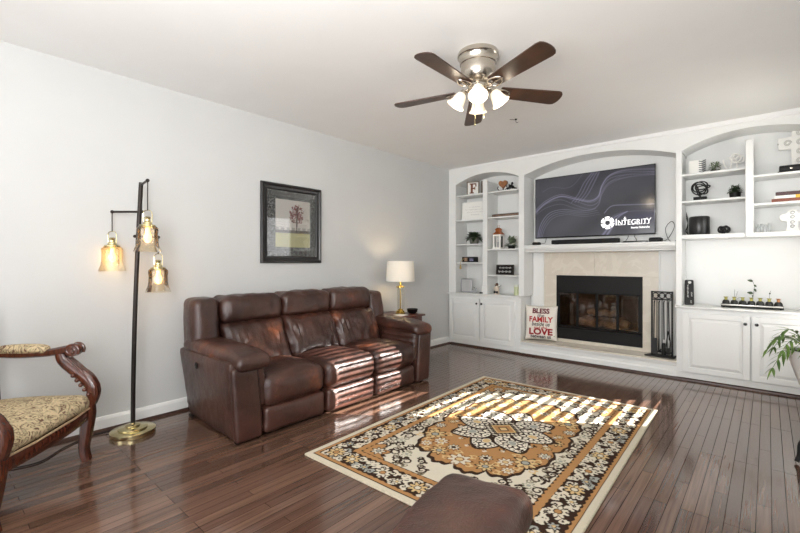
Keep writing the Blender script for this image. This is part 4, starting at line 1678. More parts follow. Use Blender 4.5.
def ribbon(pts, w0, w1, amt, col=vio):
    P = spline([(p[0], p[1], 0) for p in pts], 24)
    best = np.full(uu.shape, 9.0)
    for i, p in enumerate(P):
        w = w0 + (w1 - w0) * i / (len(P) - 1)
        best = np.minimum(best, np.hypot((uu - p.x) * 1.76, vv - p.y) / w)
    k = np.clip(1 - best, 0, 1) ** 1.3 * amt
    global scr
    scr = scr * (1 - k[..., None]) + col * k[..., None]


main = [(0.0, 0.48), (0.10, 0.62), (0.24, 0.70), (0.38, 0.62), (0.50, 0.56), (0.57, 0.62), (0.60, 0.78), (0.66, 0.92), (0.78, 0.97), (1.0, 0.94)]
for k in range(7):
    ribbon([(x, y - 0.018 * k * (1 + 0.6 * math.sin(5 * x + k))) for x, y in main], 0.012, 0.010, 0.55 - 0.05 * k)
low = [(0.02, 0.0), (0.05, 0.22), (0.13, 0.40), (0.26, 0.45), (0.42, 0.40), (0.55, 0.42)]
for k in range(4):
    ribbon([(x + 0.012 * k, y - 0.03 * k) for x, y in low], 0.014, 0.006, 0.6 - 0.1 * k)
for k in range(4):
    ribbon([(0.34 + 0.03 * k, 0.55), (0.40 + 0.03 * k, 0.68), (0.45 + 0.03 * k, 0.85), (0.52 + 0.02 * k, 1.0)], 0.012, 0.02, 0.4)
ribbon([(0.07, 0.78), (0.16, 0.84), (0.28, 0.80), (0.36, 0.84), (0.44, 1.0)], 0.008, 0.008, 0.35)
for k in range(2):
    ribbon([(0.60 + 0.035 * k, -0.02), (0.655 + 0.03 * k, 0.12), (0.70 + 0.03 * k, 0.26), (0.80, 0.34)], 0.028, 0.010, 0.8, lin((150, 148, 176)))
ribbon([(0.62, 0.34), (0.68, 0.44), (0.80, 0.44), (1.0, 0.42)], 0.010, 0.014, 0.7, lin((150, 148, 176)))
ribbon([(0.64, 0.22), (0.72, 0.31), (0.84, 0.34), (1.0, 0.32)], 0.008, 0.008, 0.4)
dk = np.clip((uu - 0.72) / 0.2, 0, 1) * np.clip(1 - np.abs(vv - 0.26) / 0.16, 0, 1)
scr = scr * (1 - 0.5 * dk[..., None]) + lin((46, 44, 84)) * 0.5 * dk[..., None]
M_screen = attr_mat('television_screen', 0.12, emit=0.62, spec=0.5)
SCX0, SCX1, SCZ0, SCZ1 = TVX0 + 0.008, TVX1 - 0.008, TVZ0 + 0.014, TVZ1 - 0.008
screen = grid_mesh('screen', scr[:, :, :], lambda u, v: (SCX0 + u * (SCX1 - SCX0), TVY - 0.0012, SCZ0 + v * (SCZ1 - SCZ0)), M_screen, tv)
M_logo = mat('white_screen_light', srgb(235, 235, 235), 0.3, emit=(1, 1, 1, 1), emit_strength=0.85)
b = nb()
lc = Vector((2.232, TVY - 0.0020, 1.752))
R1, R0 = 0.078, 0.026
N = 6
for k in range(N):            # aperture blades: ring cut by six slanted gaps
    a0 = k * 2 * PI / N + 0.12
    pts = []
    for i in range(9):
        a = a0 + (2 * PI / N - 0.22) * i / 8
        pts.append((R1 * math.cos(a), R1 * math.sin(a)))
    for i in range(8, -1, -1):
        a = a0 + 0.45 + (2 * PI / N - 0.16) * i / 8
        pts.append((R0 * 1.12 * math.cos(a), R0 * 1.12 * math.sin(a)))
    b.faces.new([b.verts.new((lc.x + p[0], lc.y, lc.z + p[1])) for p in pts])
obj('logo', b, M_logo, screen, smooth=False)


def screen_text(s, size, x, z, align='LEFT', sc=(1, 1), off=0.0):
    bm_ = text_bm(s, size, 0.0, align, 0.0, off)
    bmesh.ops.transform(bm_, matrix=Matrix.Translation((x, TVY - 0.0022, z)) @ Matrix.Rotation(PI / 2, 4, 'X') @ Matrix.Diagonal((sc[0], sc[1], 1, 1)), verts=bm_.verts)
    return bm_


for s, size, x in (('I', 0.112, 2.318), ('N', 0.086, 2.344), ('T', 0.086, 2.405), ('E', 0.086, 2.452), ('G', 0.086, 2.493), ('R', 0.086, 2.548), ('I', 0.086, 2.597), ('T', 0.086, 2.617), ('Y', 0.096, 2.655)):
    z = 1.718
    b = screen_text(s, size, x, z, sc=(0.92, 1.0))
    # small serifs at the foot of the letter
    w = {'I': 0.012, 'N': 0.045, 'T': 0.02, 'E': 0.03, 'G': 0.03, 'R': 0.04, 'Y': 0.02}[s]
    box(b, x + 0.004, x + 0.004 + w, TVY - 0.0024, TVY - 0.0020, z - 0.002, z + 0.003)
    obj('letter', b, M_logo, screen, smooth=False)
b = nb()
box(b, 2.424, 2.430, TVY - 0.0024, TVY - 0.0020, 1.745, 1.815)
box(b, 2.412, 2.442, TVY - 0.0024, TVY - 0.0020, 1.790, 1.796)
obj('cross_mark', b, M_logo, screen, smooth=False)
b = screen_text('Imaging Networks', 0.034, 2.690, 1.668, 'RIGHT', (0.78, 1.0), 0.0006)
obj('small_lettering', b, M_logo, screen, smooth=False)

# things along the mantel
MZ = 1.4905
b = nb()
puff(b, 1.325, 1.425, 5.42, 5.50, MZ, MZ + 0.042, 0.018, (0.004, 0, 0))
tag(obj('satellite_speaker', b, M_black, None, base=(1.375, 5.46, MZ)), 'small rounded black speaker at the left end of the mantel', 'speaker')
sb = thing('soundbar', 'long black soundbar on the mantel below the television', 'soundbar', (2.0, 5.47, MZ))
b = nb()
box(b, 1.585, 2.40, 5.43, 5.51, MZ + 0.006, MZ + 0.062, 0.012, 3)
obj('body', b, M_black, sb)
b = nb()
M_grille = mat('black_grille_cloth', srgb(26, 26, 27), 0.9, noise_amt=0.3, noise_scale=300)
box(b, 1.60, 2.385, 5.427, 5.43, MZ + 0.013, MZ + 0.054, 0.001)
obj('grille', b, M_grille, sb)
b = nb()
for fx in (1.65, 2.33):
    box(b, fx - 0.02, fx + 0.02, 5.44, 5.50, MZ, MZ + 0.008)
obj('foot', b, M_black, sb)
b = nb()
box(b, 2.44, 2.69, 5.46, 5.56, MZ, MZ + 0.022, 0.003)
tag(obj('media_player', b, M_blackgloss, None, base=(2.56, 5.51, MZ)), 'flat thin black box on the mantel right of the soundbar', 'media box')
b = nb()
puff(b, 2.705, 2.835, 5.44, 5.54, MZ, MZ + 0.052, 0.018, (0, 0, 0.004))
tag(obj('cable_box', b, M_black, None, base=(2.77, 5.49, MZ)), 'rounded black box on the mantel below the television corner', 'media box')
for i, (pts, lab) in enumerate((
        ([(1.42, 5.50, MZ + 0.02), (1.46, 5.53, MZ + 0.03), (1.46, 5.57, MZ + 0.07), (1.45, 5.615, TVZ0 + 0.02)], 'black cable rising beside the small rounded mantel speaker'),
        ([(2.40, 5.52, MZ + 0.004), (2.44, 5.54, MZ + 0.02), (2.47, 5.56, MZ + 0.07), (2.46, 5.615, TVZ0 + 0.02)], 'black cable between soundbar end and television'),
        ([(2.56, 5.57, MZ + 0.01), (2.55, 5.59, MZ + 0.05), (2.53, 5.6, MZ + 0.08), (2.54, 5.618, TVZ0 + 0.02)], 'black cable from the flat thin box up to the television'),
        ([(2.78, 5.55, MZ + 0.02), (2.86, 5.60, MZ + 0.03), (2.93, 5.62, MZ + 0.17), (2.90, 5.64, MZ + 0.24), (2.84, 5.65, MZ + 0.16), (2.88, 5.62, MZ + 0.025), (2.95, 5.60, MZ + 0.025), (2.955, 5.65, MZ + 0.30)], 'looped black cables at the right end of the mantel'))):
    b = nb()
    tube(b, spline(pts, 8), 0.003, 6)
    tag(obj('cable', b, M_black, None, base=pts[0]), lab, 'cable')


# ------------------------------------------------------------------ foliage helpers
def leaf(bm, base, d, ln, w, droop=0.2, n=6, up=Vector((0, 0, 1)), fold=0.25):
    base, d = Vector(base), Vector(d).normalized()
    side = d.cross(up)
    if side.length < 0.05:
        side = d.cross(Vector((1, 0, 0)))
    side.normalize()
    nor = side.cross(d).normalized()
    L_, C_, R_ = [], [], []
    for i in range(n + 1):
        t = i / n
        p = base + d * ln * t - Vector((0, 0, 1)) * droop * ln * t * t
        ww = w * math.sin(PI * min(1, 0.06 + 0.94 * t) ** 0.8) * 0.5 + 0.0003
        C_.append(bm.verts.new(p))
        L_.append(bm.verts.new(p + side * ww + nor * ww * fold))
        R_.append(bm.verts.new(p - side * ww + nor * ww * fold))
    for i in range(n):
        bm.faces.new((C_[i], C_[i + 1], L_[i + 1], L_[i]))
        bm.faces.new((R_[i], R_[i + 1], C_[i + 1], C_[i]))


def bush(bm, c, r, n, ln, w, rs, up=0.6, sq=0.8):
    for _ in range(n):
        a, e_ = rs.rand() * 2 * PI, rs.rand()
        d = Vector((math.cos(a) * (1 - 0.5 * e_), math.sin(a) * (1 - 0.5 * e_), up * (e_ * 1.6 - 0.15)))
        k = rs.rand() ** 0.5
        p = Vector(c) + Vector((d.x * r * k, d.y * r * k, max(0, d.z) * r * k * sq))
        leaf(bm, p, d + Vector((rs.randn() * 0.3, rs.randn() * 0.3, rs.randn() * 0.3)), ln * (0.7 + 0.5 * rs.rand()), w * (0.8 + 0.4 * rs.rand()), 0.3, 4)


rs = np.random.RandomState(5)
# ------------------------------------------------------------------ left bookcase, outer column
S1, S2, S3, S4, S0 = 2.285, 1.905, 1.538, 1.26, 0.795
ZOFF = 0.0
fs = thing('letter_sign', 'white framed letter F sign on the top shelf of the corner bookcase', 'sign', (0.34, 5.52, S1))
b = nb()
T = Matrix.Translation((0.34, 5.52, S1 + 0.001)) @ Matrix.Rotation(math.radians(22), 4, 'Z') @ Matrix.Rotation(math.radians(-4), 4, 'X')
for (a0, a1, c0, c1) in ((-0.095, -0.08, 0, 0.215), (0.08, 0.095, 0, 0.215), (-0.095, 0.095, 0, 0.015), (-0.095, 0.095, 0.2, 0.215)):
    box(b, a0, a1, -0.014, 0.012, c0, c1, 0.001, 1, T)
M_greywood = mat('weathered_grey_wood', srgb(120, 108, 96), 0.7, noise_amt=0.25, noise_scale=30)
obj('frame', b, M_greywood, fs)
b = nb()
box(b, -0.082, 0.082, 0.0, 0.008, 0.013, 0.202, 0, 1, T)
obj('panel', b, M_paper, fs, smooth=False)
b = nb()
M_barn = mat('reddish_brown_wood', srgb(128, 84, 64), 0.7, noise_amt=0.3, noise_scale=25)
for (a0, a1, c0, c1) in ((-0.035, -0.002, 0.03, 0.185), (-0.05, 0.015, 0.03, 0.045), (-0.05, 0.052, 0.168, 0.185), (0.036, 0.052, 0.135, 0.185), (-0.02, 0.032, 0.098, 0.116), (0.022, 0.034, 0.085, 0.13), (-0.05, 0.0, 0.168, 0.185)):
    box(b, a0, a1, -0.008, 0.001, c0, c1, 0.001, 1, T)
obj('letter', b, M_barn, fs)
b = nb()
box(b, 0.42, 0.52, 5.62, 5.665, S1, S1 + 0.225, 0.003, 1)
tag(obj('wooden_board', b, M_greywood, None, base=(0.47, 5.64, S1)), 'narrow weathered grey board behind the framed letter F', 'board')
cv = thing('canvas_sign', 'white canvas sign with faint grey script on the second corner shelf', 'sign', (0.36, 5.54, S2))
T = Matrix.Translation((0.345, 5.54, S2 + 0.0025)) @ Matrix.Rotation(math.radians(10), 4, 'Z') @ Matrix.Rotation(math.radians(-5), 4, 'X')
b = nb()
box(b, -0.20, 0.20, 0.0, 0.02, 0.0, 0.285, 0.003, 1, T)
obj('canvas', b, M_paper, cv)
M_pencil = mat('grey_script_ink', srgb(170, 170, 168), 0.7, noise_amt=0.1)
b = nb()
for (xa, xb, zz, am) in ((-0.09, 0.09, 0.205, 0.008), (-0.15, 0.14, 0.165, 0.012), (-0.12, 0.15, 0.125, 0.01), (-0.05, 0.08, 0.085, 0.008)):
    n = 60
    tube(b, [T @ Vector((xa + (xb - xa) * i / n, -0.0012, zz + am * math.sin(i * 1.3) * (0.5 + 0.5 * math.sin(i * 0.37)))) for i in range(n + 1)], 0.0012, 5)
obj('script', b, M_pencil, cv)


def potted(name, label, c, pot_prof, M_pot, M_leaf, bushes, n_=20):
    t = thing(name, label, 'plant', c)
    b = nb()
    lathe(b, pot_prof, c, n_)
    obj('pot', b, M_pot, t)
    b = nb()
    zt = pot_prof[-1][1]
    lathe(b, [(0.0, zt), (pot_prof[-1][0] * 0.97, zt)], c, n_)
    obj('soil', b, M_soil, t)
    b = nb()
    for bb in bushes:
        bush(b, Vector(c) + Vector(bb[0]), *bb[1:5], rs, *bb[5:])
    for v in b.verts:
        v.co.z = max(v.co.z, c[2] + 0.006)
    obj('foliage', b, M_leaf, t)
    return t


M_greypot = mat('ribbed_grey_pot', srgb(104, 104, 96), 0.7, noise_amt=0.2, noise_scale=40, stretch=(1, 1, 0.2))
potted('potted_plant', 'leafy green plant in a ribbed grey pot on the third corner shelf', (0.36, 5.52, S3), [(0.0, 0), (0.058, 0), (0.068, 0.05), (0.078, 0.095), (0.072, 0.096), (0.07, 0.085)], M_greypot, M_darkgreen,
       [((0, 0, 0.09), 0.08, 90, 0.10, 0.045), ((0, 0, 0.12), 0.05, 30, 0.09, 0.04)])
bx = thing('decorated_box', 'black box with small pictures and a gold tassel on the fourth corner shelf', 'box', (0.31, 5.50, S4))
b = nb()
box(b, 0.195, 0.42, 5.44, 5.54, S4, S4 + 0.082, 0.003, 1)
obj('body', b, M_black, bx)
M_pic1 = mat('small_tan_print', srgb(170, 140, 110), 0.6, noise_scale=40, color2=srgb(90, 70, 60))
M_pic2 = mat('small_violet_print', srgb(130, 130, 160), 0.6, noise_scale=40, color2=srgb(70, 66, 90))
b = nb()
box(b, 0.235, 0.29, 5.4385, 5.44, S4 + 0.014, S4 + 0.072)
obj('picture', b, M_pic1, bx, smooth=False)
b = nb()
box(b, 0.325, 0.395, 5.4385, 5.44, S4 + 0.018, S4 + 0.062)
obj('picture', b, M_pic2, bx, smooth=False)
b = nb()
tx0 = 0.212
tube(b, spline([(0.225, 5.438, S4 + 0.06), (0.222, 5.41, S4 + 0.03), (tx0, 5.375, S4 + 0.004), (tx0, 5.372, S4 - 0.035)], 6), 0.0035, 6)
for k in range(14):
    a = k * 2 * PI / 14
    tube(b, [(tx0, 5.372, S4 - 0.032), (tx0 + 0.010 * math.cos(a), 5.372 + 0.008 * math.sin(a), S4 - 0.06), (tx0 + 0.013 * math.cos(a), 5.372 + 0.010 * math.sin(a), S4 - 0.105)], 0.0032, 5)
M_tassel = mat('gold_tassel_thread', srgb(176, 152, 100), 0.8, noise_amt=0.2, noise_scale=60)
obj('tassel', b, M_tassel, bx)
M_silver = mat('silver_grey_finish', srgb(140, 140, 142), 0.35, metal=0.5, noise_amt=0.06)
M_ltgrey = mat('pale_grey_face', srgb(168, 168, 168), 0.5, noise_amt=0.05)
gf = thing('photo_frame', 'grey standing photo frame on the left corner countertop shelf', 'frame', (0.24, 5.5, S0))
T = Matrix.Translation((0.235, 5.5, S0)) @ Matrix.Rotation(math.radians(24), 4, 'Z') @ Matrix.Rotation(math.radians(-5), 4, 'X')
b = nb()
box(b, -0.09, 0.09, 0.0, 0.025, 0, 0.215, 0.006, 2, T)
obj('frame', b, M_silver, gf)
b = nb()
box(b, -0.07, 0.07, -0.002, 0.001, 0.02, 0.195, 0, 1, T)
obj('face', b, M_ltgrey, gf, smooth=False)
M_crystal = mat('clear_crystal', srgb(225, 228, 228), 0.05, noise_amt=0.01, trans=0.6, spec=0.7)
b = nb()
for (dx, hh) in ((-0.024, 0.06), (0.004, 0.09), (0.03, 0.078)):
    lathe(b, [(0.0, 0), (0.016, 0), (0.013, hh * 0.6), (0.017, hh * 0.85), (0.0, hh)], (0.375 + dx, 5.5, S0), 6)
tag(obj('crystal_ornament', b, M_crystal, None, base=(0.375, 5.5, S0)), 'small clear crystal ornament beside the grey photo frame', 'ornament')
cd_ = thing('candle_holder', 'white candle on a flat black base in the corner bookcase', 'candle', (0.53, 5.5, S0))
b = nb()
box(b, 0.49, 0.57, 5.46, 5.54, S0, S0 + 0.016, 0.003)
obj('base', b, M_black, cd_)
b = nb()
lathe(b, [(0, 0.016), (0.026, 0.016), (0.026, 0.11), (0.02, 0.114), (0.0, 0.112)], (0.53, 5.5, S0), 20)
obj('candle', b, M_paper, cd_)

# left bookcase, inner column
N1, N2, N3, N4 = 2.285, 1.915, 1.453, 1.078
ht = thing('heart_sculpture', 'brown wooden heart on a black stand on the top inner bookcase shelf', 'ornament', (0.86, 5.5, N1))
b = nb()
hp = []
for i in range(40):
    t = 2 * PI * i / 40
    hp.append((0.86 + 0.0042 * 16 * math.sin(t) ** 3, N1 + 0.105 + 0.0042 * (13 * math.cos(t) - 5 * math.cos(2 * t) - 2 * math.cos(3 * t) - math.cos(4 * t))))
prism(b, hp, 1, 5.48, 5.51)
obj('heart', b, mat('honey_wood', srgb(150, 98, 58), 0.5, noise_amt=0.3, noise_scale=25), ht)
b = nb()
box(b, 0.80, 0.92, 5.465, 5.525, N1, N1 + 0.018, 0.003)
tube(b, [(0.86, 5.495, N1 + 0.015), (0.86, 5.495, N1 + 0.045)], 0.008, 8)
for k in (-1, 1):
    tube(b, spline([(0.86 + k * 0.05, 5.47, N1 + 0.015), (0.86 + k * 0.075, 5.47, N1 + 0.045), (0.86 + k * 0.06, 5.47, N1 + 0.075)], 6), 0.006, 8)
obj('stand', b, M_iron, ht)
b = nb()
bxs = [(0.965, N1 + 0.045, 0.016), (0.985, N1 + 0.075, 0.014), (1.02, N1 + 0.05, 0.014)]
tube(b, spline([(0.93, 5.48, N1 + 0.02), (0.965, 5.48, N1 + 0.05), (0.99, 5.48, N1 + 0.06), (1.03, 5.48, N1 + 0.035), (1.075, 5.48, N1 + 0.015)], 8), [0.010] * 8 + [0.02] * 16 + [0.012] * 9, 10)
ball(b, (1.01, 5.48, N1 + 0.098), 0.017, 10)
tube(b, [(0.995, 5.48, N1 + 0.06), (1.01, 5.48, N1 + 0.095)], 0.012, 8)
tube(b, [(0.96, 5.48, N1 + 0.05), (0.945, 5.47, N1 + 0.006)], 0.008, 8)
tube(b, [(0.985, 5.48, N1 + 0.05), (0.975, 5.46, N1 + 0.006)], 0.008, 8)
tube(b, [(1.0, 5.48, N1 + 0.065), (0.965, 5.46, N1 + 0.08)], 0.007, 8)
tag(obj('figurine', b, M_black, None, base=(1.0, 5.48, N1)), 'small black reclining figurine beside the wooden heart', 'figurine')
sg = thing('message_block', 'long low dark plank with pale lettering on the second inner bookcase shelf', 'sign', (0.92, 5.5, N2))
b = nb()
box(b, 0.70, 1.13, 5.46, 5.50, N2, N2 + 0.045, 0.003)
obj('plank', b, mat('dark_barn_plank', srgb(74, 56, 50), 0.7, noise_amt=0.3, noise_scale=20, stretch=(0.3, 1, 1)), sg)
b = nb()
for k in range(15):
    box(b, 0.715 + 0.027 * k, 0.715 + 0.027 * k + 0.014, 5.4585, 5.46, N2 + 0.014, N2 + 0.031)
obj('lettering', b, mat('tan_letter', srgb(158, 132, 112), 0.7, noise_amt=0.2), sg, smooth=False)
ln = thing('candle_lantern', 'white wooden lantern with copper roof on the third inner bookcase shelf', 'lantern', (0.80, 5.49, N3))
lx, ly, lz = 0.79, 5.49, N3
b = nb()
box(b, lx - 0.066, lx + 0.066, ly - 0.066, ly + 0.066, lz, lz + 0.022, 0.002)
box(b, lx - 0.06, lx + 0.06, ly - 0.06, ly + 0.06, lz + 0.185, lz + 0.21, 0.002)
for sx in (-1, 1):
    for sy in (-1, 1):
        box(b, lx + sx * 0.05 - 0.011, lx + sx * 0.05 + 0.011, ly + sy * 0.05 - 0.011, ly + sy * 0.05 + 0.011, lz + 0.02, lz + 0.19, 0.002)
obj('frame', b, M_paper, ln)
b = nb()
box(b, lx - 0.041, lx + 0.041, ly - 0.054, ly - 0.051, lz + 0.022, lz + 0.186)
box(b, lx + 0.051, lx + 0.054, ly - 0.041, ly + 0.041, lz + 0.022, lz + 0.186)
obj('pane', b, M_paneglass, ln, smooth=False)
b = nb()
lathe(b, [(0, 0.022), (0.024, 0.022), (0.024, 0.10), (0.0, 0.10)], (lx, ly, lz), 18)
obj('candle', b, M_ltgrey, ln)
b = nb()
lathe(b, [(0.088, 0.21), (0.086, 0.22), (0.05, 0.25), (0.046, 0.255), (0.046, 0.275), (0.052, 0.278), (0.052, 0.284), (0.04, 0.30), (0.012, 0.312), (0.0, 0.312)], (lx, ly, lz), 4, Matrix.Translation((lx, ly, 0)) @ Matrix.Rotation(PI / 4, 4, 'Z') @ Matrix.Translation((-lx, -ly, 0)))
tube(b, [(lx + 0.018 * math.cos(t / 12 * 2 * PI), ly, lz + 0.328 + 0.018 * math.sin(t / 12 * 2 * PI)) for t in range(13)], 0.002, 6)
obj('roof', b, M_copper, ln)
potted('potted_fern', 'bushy dark plant beside the copper-roofed lantern', (1.00, 5.48, N3), [(0.0, 0), (0.045, 0), (0.055, 0.045), (0.05, 0.046)], M_black, M_palegreen,
       [((0, 0, 0.05), 0.07, 120, 0.06, 0.024, 1.0, 1.1)])
bs = thing('black_sign', 'black framed sign with white lettering on the fourth inner bookcase shelf', 'sign', (0.88, 5.49, N4))
T = Matrix.Translation((0.885, 5.49, N4 + 0.003)) @ Matrix.Rotation(math.radians(-6), 4, 'X')
b = nb()
box(b, -0.135, 0.135, 0.002, 0.02, 0, 0.142, 0.003, 1, T)
obj('board', b, M_black, bs)
b = nb()
for (a0, a1, c0, c1) in ((-0.138, -0.126, 0, 0.145), (0.126, 0.138, 0, 0.145), (-0.138, 0.138, 0, 0.012), (-0.138, 0.138, 0.133, 0.145)):
    box(b, a0, a1, -0.004, 0.02, c0, c1, 0.002, 1, T)
obj('frame', b, mat('dark_brown_frame', srgb(52, 40, 32), 0.5, noise_amt=0.2), bs)
b = nb()
M_chalk = mat('white_lettering', srgb(215, 214, 210), 0.7, noise_amt=0.04)
for (xa, xb, zz, am) in ((-0.09, 0.10, 0.10, 0.014), (-0.10, 0.10, 0.045, 0.02)):
    n = 56
    tube(b, [T @ Vector((xa + (xb - xa) * i / n, -0.0005, zz + am * math.sin(i * 1.15) * (0.55 + 0.45 * math.sin(i * 0.41)))) for i in range(n + 1)], 0.0026, 5)
obj('script', b, M_chalk, bs)
an = thing('angel_figurine', 'small white and brown figurine on the counter below the black sign', 'figurine', (0.77, 5.48, S0))
b = nb()
lathe(b, [(0, 0), (0.034, 0), (0.038, 0.02), (0.028, 0.06), (0.022, 0.09), (0.026, 0.105), (0.012, 0.122), (0.0, 0.124)], (0.77, 5.48, S0), 20)
for k in (-1, 1):
    tube(b, spline([(0.77 + k * 0.022, 5.48, S0 + 0.105), (0.77 + k * 0.04, 5.46, S0 + 0.08), (0.77 + k * 0.008, 5.445, S0 + 0.075)], 5), 0.007, 8)
obj('robe', b, mat('cream_ceramic', srgb(226, 212, 194), 0.4, noise_amt=0.06), an)
b = nb()
ball(b, (0.77, 5.478, S0 + 0.142), 0.021, 12)
obj('head', b, mat('brown_hair', srgb(96, 66, 48), 0.7, noise_amt=0.2), an)
b = nb()
for k in (-1, 1):
    leaf(b, (0.77 + k * 0.012, 5.505, S0 + 0.09), (k * 0.7, 0.2, 0.8), 0.075, 0.035, 0.1)
    ball(b, (0.77 + k * 0.018, 5.445, S0 + 0.03), 0.018, 8)
obj('wings_and_feet', b, M_iron, an)
jr = thing('jar_candle', 'pale green jar candle at the right end of the inner countertop shelf', 'candle', (1.07, 5.49, S0))
b = nb()
lathe(b, [(0, 0), (0.036, 0), (0.036, 0.12), (0.0, 0.12)], (1.07, 5.49, S0), 24)
obj('jar', b, mat('pale_green_wax', srgb(206, 212, 170), 0.3, noise_amt=0.04), jr)
b = nb()
lathe(b, [(0, 0.12), (0.038, 0.12), (0.038, 0.145), (0.0, 0.147)], (1.07, 5.49, S0), 24)
obj('lid', b, mat('frosted_lid', srgb(222, 226, 208), 0.3, noise_amt=0.03), jr)

# ------------------------------------------------------------------ right bookcase
U1, U2, U3, V1, V2 = 2.212, 1.922, 1.556, 2.122, 1.842
ca = thing('decorative_block', 'white block with dark slanting marks on the top shelf right of the television', 'ornament', (3.16, 5.5, U1))
b = nb()
box(b, 3.085, 3.20, 5.47, 5.52, U1, U1 + 0.148, 0.004)
obj('block', b, M_paper, ca)
b = nb()
for k in range(6):
    zz = U1 + 0.02 + 0.022 * k
    prism(b, [(3.172, zz), (3.207, zz - 0.012), (3.21, zz - 0.004), (3.176, zz + 0.008)], 1, 5.464, 5.47)
    prism(b, [(3.206, zz), (3.232, zz + 0.012), (3.232, zz + 0.018), (3.206, zz + 0.007)], 1, 5.48, 5.51)
obj('slanting_marks', b, mat('grey_metal_marks', srgb(96, 98, 100), 0.4, metal=0.5, noise_amt=0.05), ca)
potted('small_succulent', 'little grey-green sprig plant between white block and white wire ornament', (3.31, 5.49, U1), [(0.0, 0), (0.028, 0), (0.033, 0.02), (0.03, 0.021)], M_black, M_palegreen,
       [((0, 0, 0.03), 0.05, 80, 0.045, 0.016, 0.9, 1.0)])
b = nb()
wx, wy, wz = 3.44, 5.49, U1
tube(b, [(wx + 0.04 + 0.042 * math.cos(i / 24 * 2 * PI), wy, wz + 0.12 + 0.042 * math.sin(i / 24 * 2 * PI)) for i in range(25)], 0.006, 8)
tube(b, [(wx + 0.075 + 0.034 * math.cos(i / 24 * 2 * PI), wy + 0.012, wz + 0.105 + 0.034 * math.sin(i / 24 * 2 * PI)) for i in range(25)], 0.006, 8)
tube(b, spline([(wx - 0.06, wy, wz + 0.12), (wx - 0.05, wy, wz + 0.06), (wx - 0.02, wy, wz + 0.008), (wx + 0.0, wy, wz + 0.03), (wx + 0.01, wy, wz + 0.1), (wx + 0.03, wy, wz + 0.15)], 8), 0.006, 8)
tube(b, spline([(wx + 0.02, wy, wz + 0.14), (wx + 0.05, wy, wz + 0.06), (wx + 0.05, wy, wz + 0.006)], 8), 0.006, 8)
tube(b, [(wx - 0.05, wy, wz + 0.006), (wx + 0.09, wy, wz + 0.006)], 0.006, 8)
tag(obj('wire_ornament', b, M_paper, None, base=(wx, wy, wz)), 'white looping wire ornament at the right end of the top shelf', 'ornament')
kn = thing('knot_sculpture', 'black open metal knot sphere on a block base on the middle shelf', 'sculpture', (3.18, 5.5, U2))
b = nb()
box(b, 3.125, 3.24, 5.46, 5.54, U2, U2 + 0.042, 0.004)
obj('base', b, M_black, kn)
b = nb()
kc = Vector((3.182, 5.5, U2 + 0.135))
for k, (ax, r) in enumerate((((1, 0.2, 0.3), 0.08), ((0.3, 1, 0.35), 0.083), ((-0.4, 0.8, 0.8), 0.081), ((0.7, -0.7, 0.5), 0.079), ((0.1, 0.5, -1), 0.076))):
    u_, w_ = frame_z(ax)
    n = 36
    tube(b, [kc + Vector((0.012 * (k - 2), 0, 0.008 * ((k * 2) % 5 - 2))) + (u_ * math.cos(2 * PI * i / n) + w_ * math.sin(2 * PI * i / n)) * (r - 0.014) for i in range(n + 1)], 0.0065, 8)
tube(b, [(3.182, 5.5, U2 + 0.04), (3.182, 5.5, U2 + 0.062)], 0.008, 8)
obj('knot', b, M_iron, kn)
potted('boxwood_topiary', 'round dark boxwood ball in a black pot on the middle shelf', (3.475, 5.5, U2), [(0.0, 0), (0.042, 0), (0.05, 0.055), (0.045, 0.056)], M_black, M_darkgreen,
       [((0, 0, 0.06), 0.062, 420, 0.018, 0.013, 1.0, 0.85)])
sp = thing('smart_speaker', 'black cylinder speaker on the lower shelf right of the television', 'speaker', (3.175, 5.5, U3))
b = nb()
lathe(b, [(0, 0), (0.09, 0), (0.093, 0.006), (0.093, 0.185), (0.088, 0.193), (0.0, 0.194)], (3.175, 5.5, U3), 40)
obj('body', b, mat('black_speaker_shell', srgb(30, 30, 30), 0.32, noise_amt=0.08, noise_scale=60), sp)
b = nb()
lathe(b, [(0.0, 0.1945), (0.082, 0.1945), (0.082, 0.197), (0.0, 0.197)], (3.175, 5.5, U3), 32)
obj('top_ring', b, M_black, sp)
b = nb()
for k in range(4):
    tube(b, spline([(3.075, 5.52, U3 + 0.004), (3.052 + 0.006 * k, 5.47 + 0.02 * k, U3 + 0.05), (3.075 - 0.004 * k, 5.5 + 0.02 * k, U3 + 0.10 + 0.03 * k), (3.045, 5.6, U3 + 0.2 + 0.02 * k)], 8), 0.003, 6)
tag(obj('cable_bundle', b, M_black, None, base=(3.06, 5.5, U3)), 'tangle of black cables left of the cylinder speaker', 'cable')
b = nb()
for k in range(7):
    a = k * 2 * PI / 7
    tube(b, [(3.385 + 0.028 * math.cos(a) + 0.02 * math.cos(t / 14 * 2 * PI), 5.48 + 0.024 * math.sin(a), U3 + 0.045 + 0.008 * math.sin(k * 2.4) + 0.028 * math.sin(t / 14 * 2 * PI)) for t in range(15)], 0.008, 8)
tube(b, [(3.385 + 0.03 * math.cos(t / 14 * 2 * PI), 5.48 + 0.03 * math.sin(t / 14 * 2 * PI), U3 + 0.072) for t in range(15)], 0.009, 8)
tag(obj('knot_ornament', b, M_iron, None, base=(3.385, 5.48, U3)), 'small black knotted ball ornament right of the cylinder speaker', 'ornament')


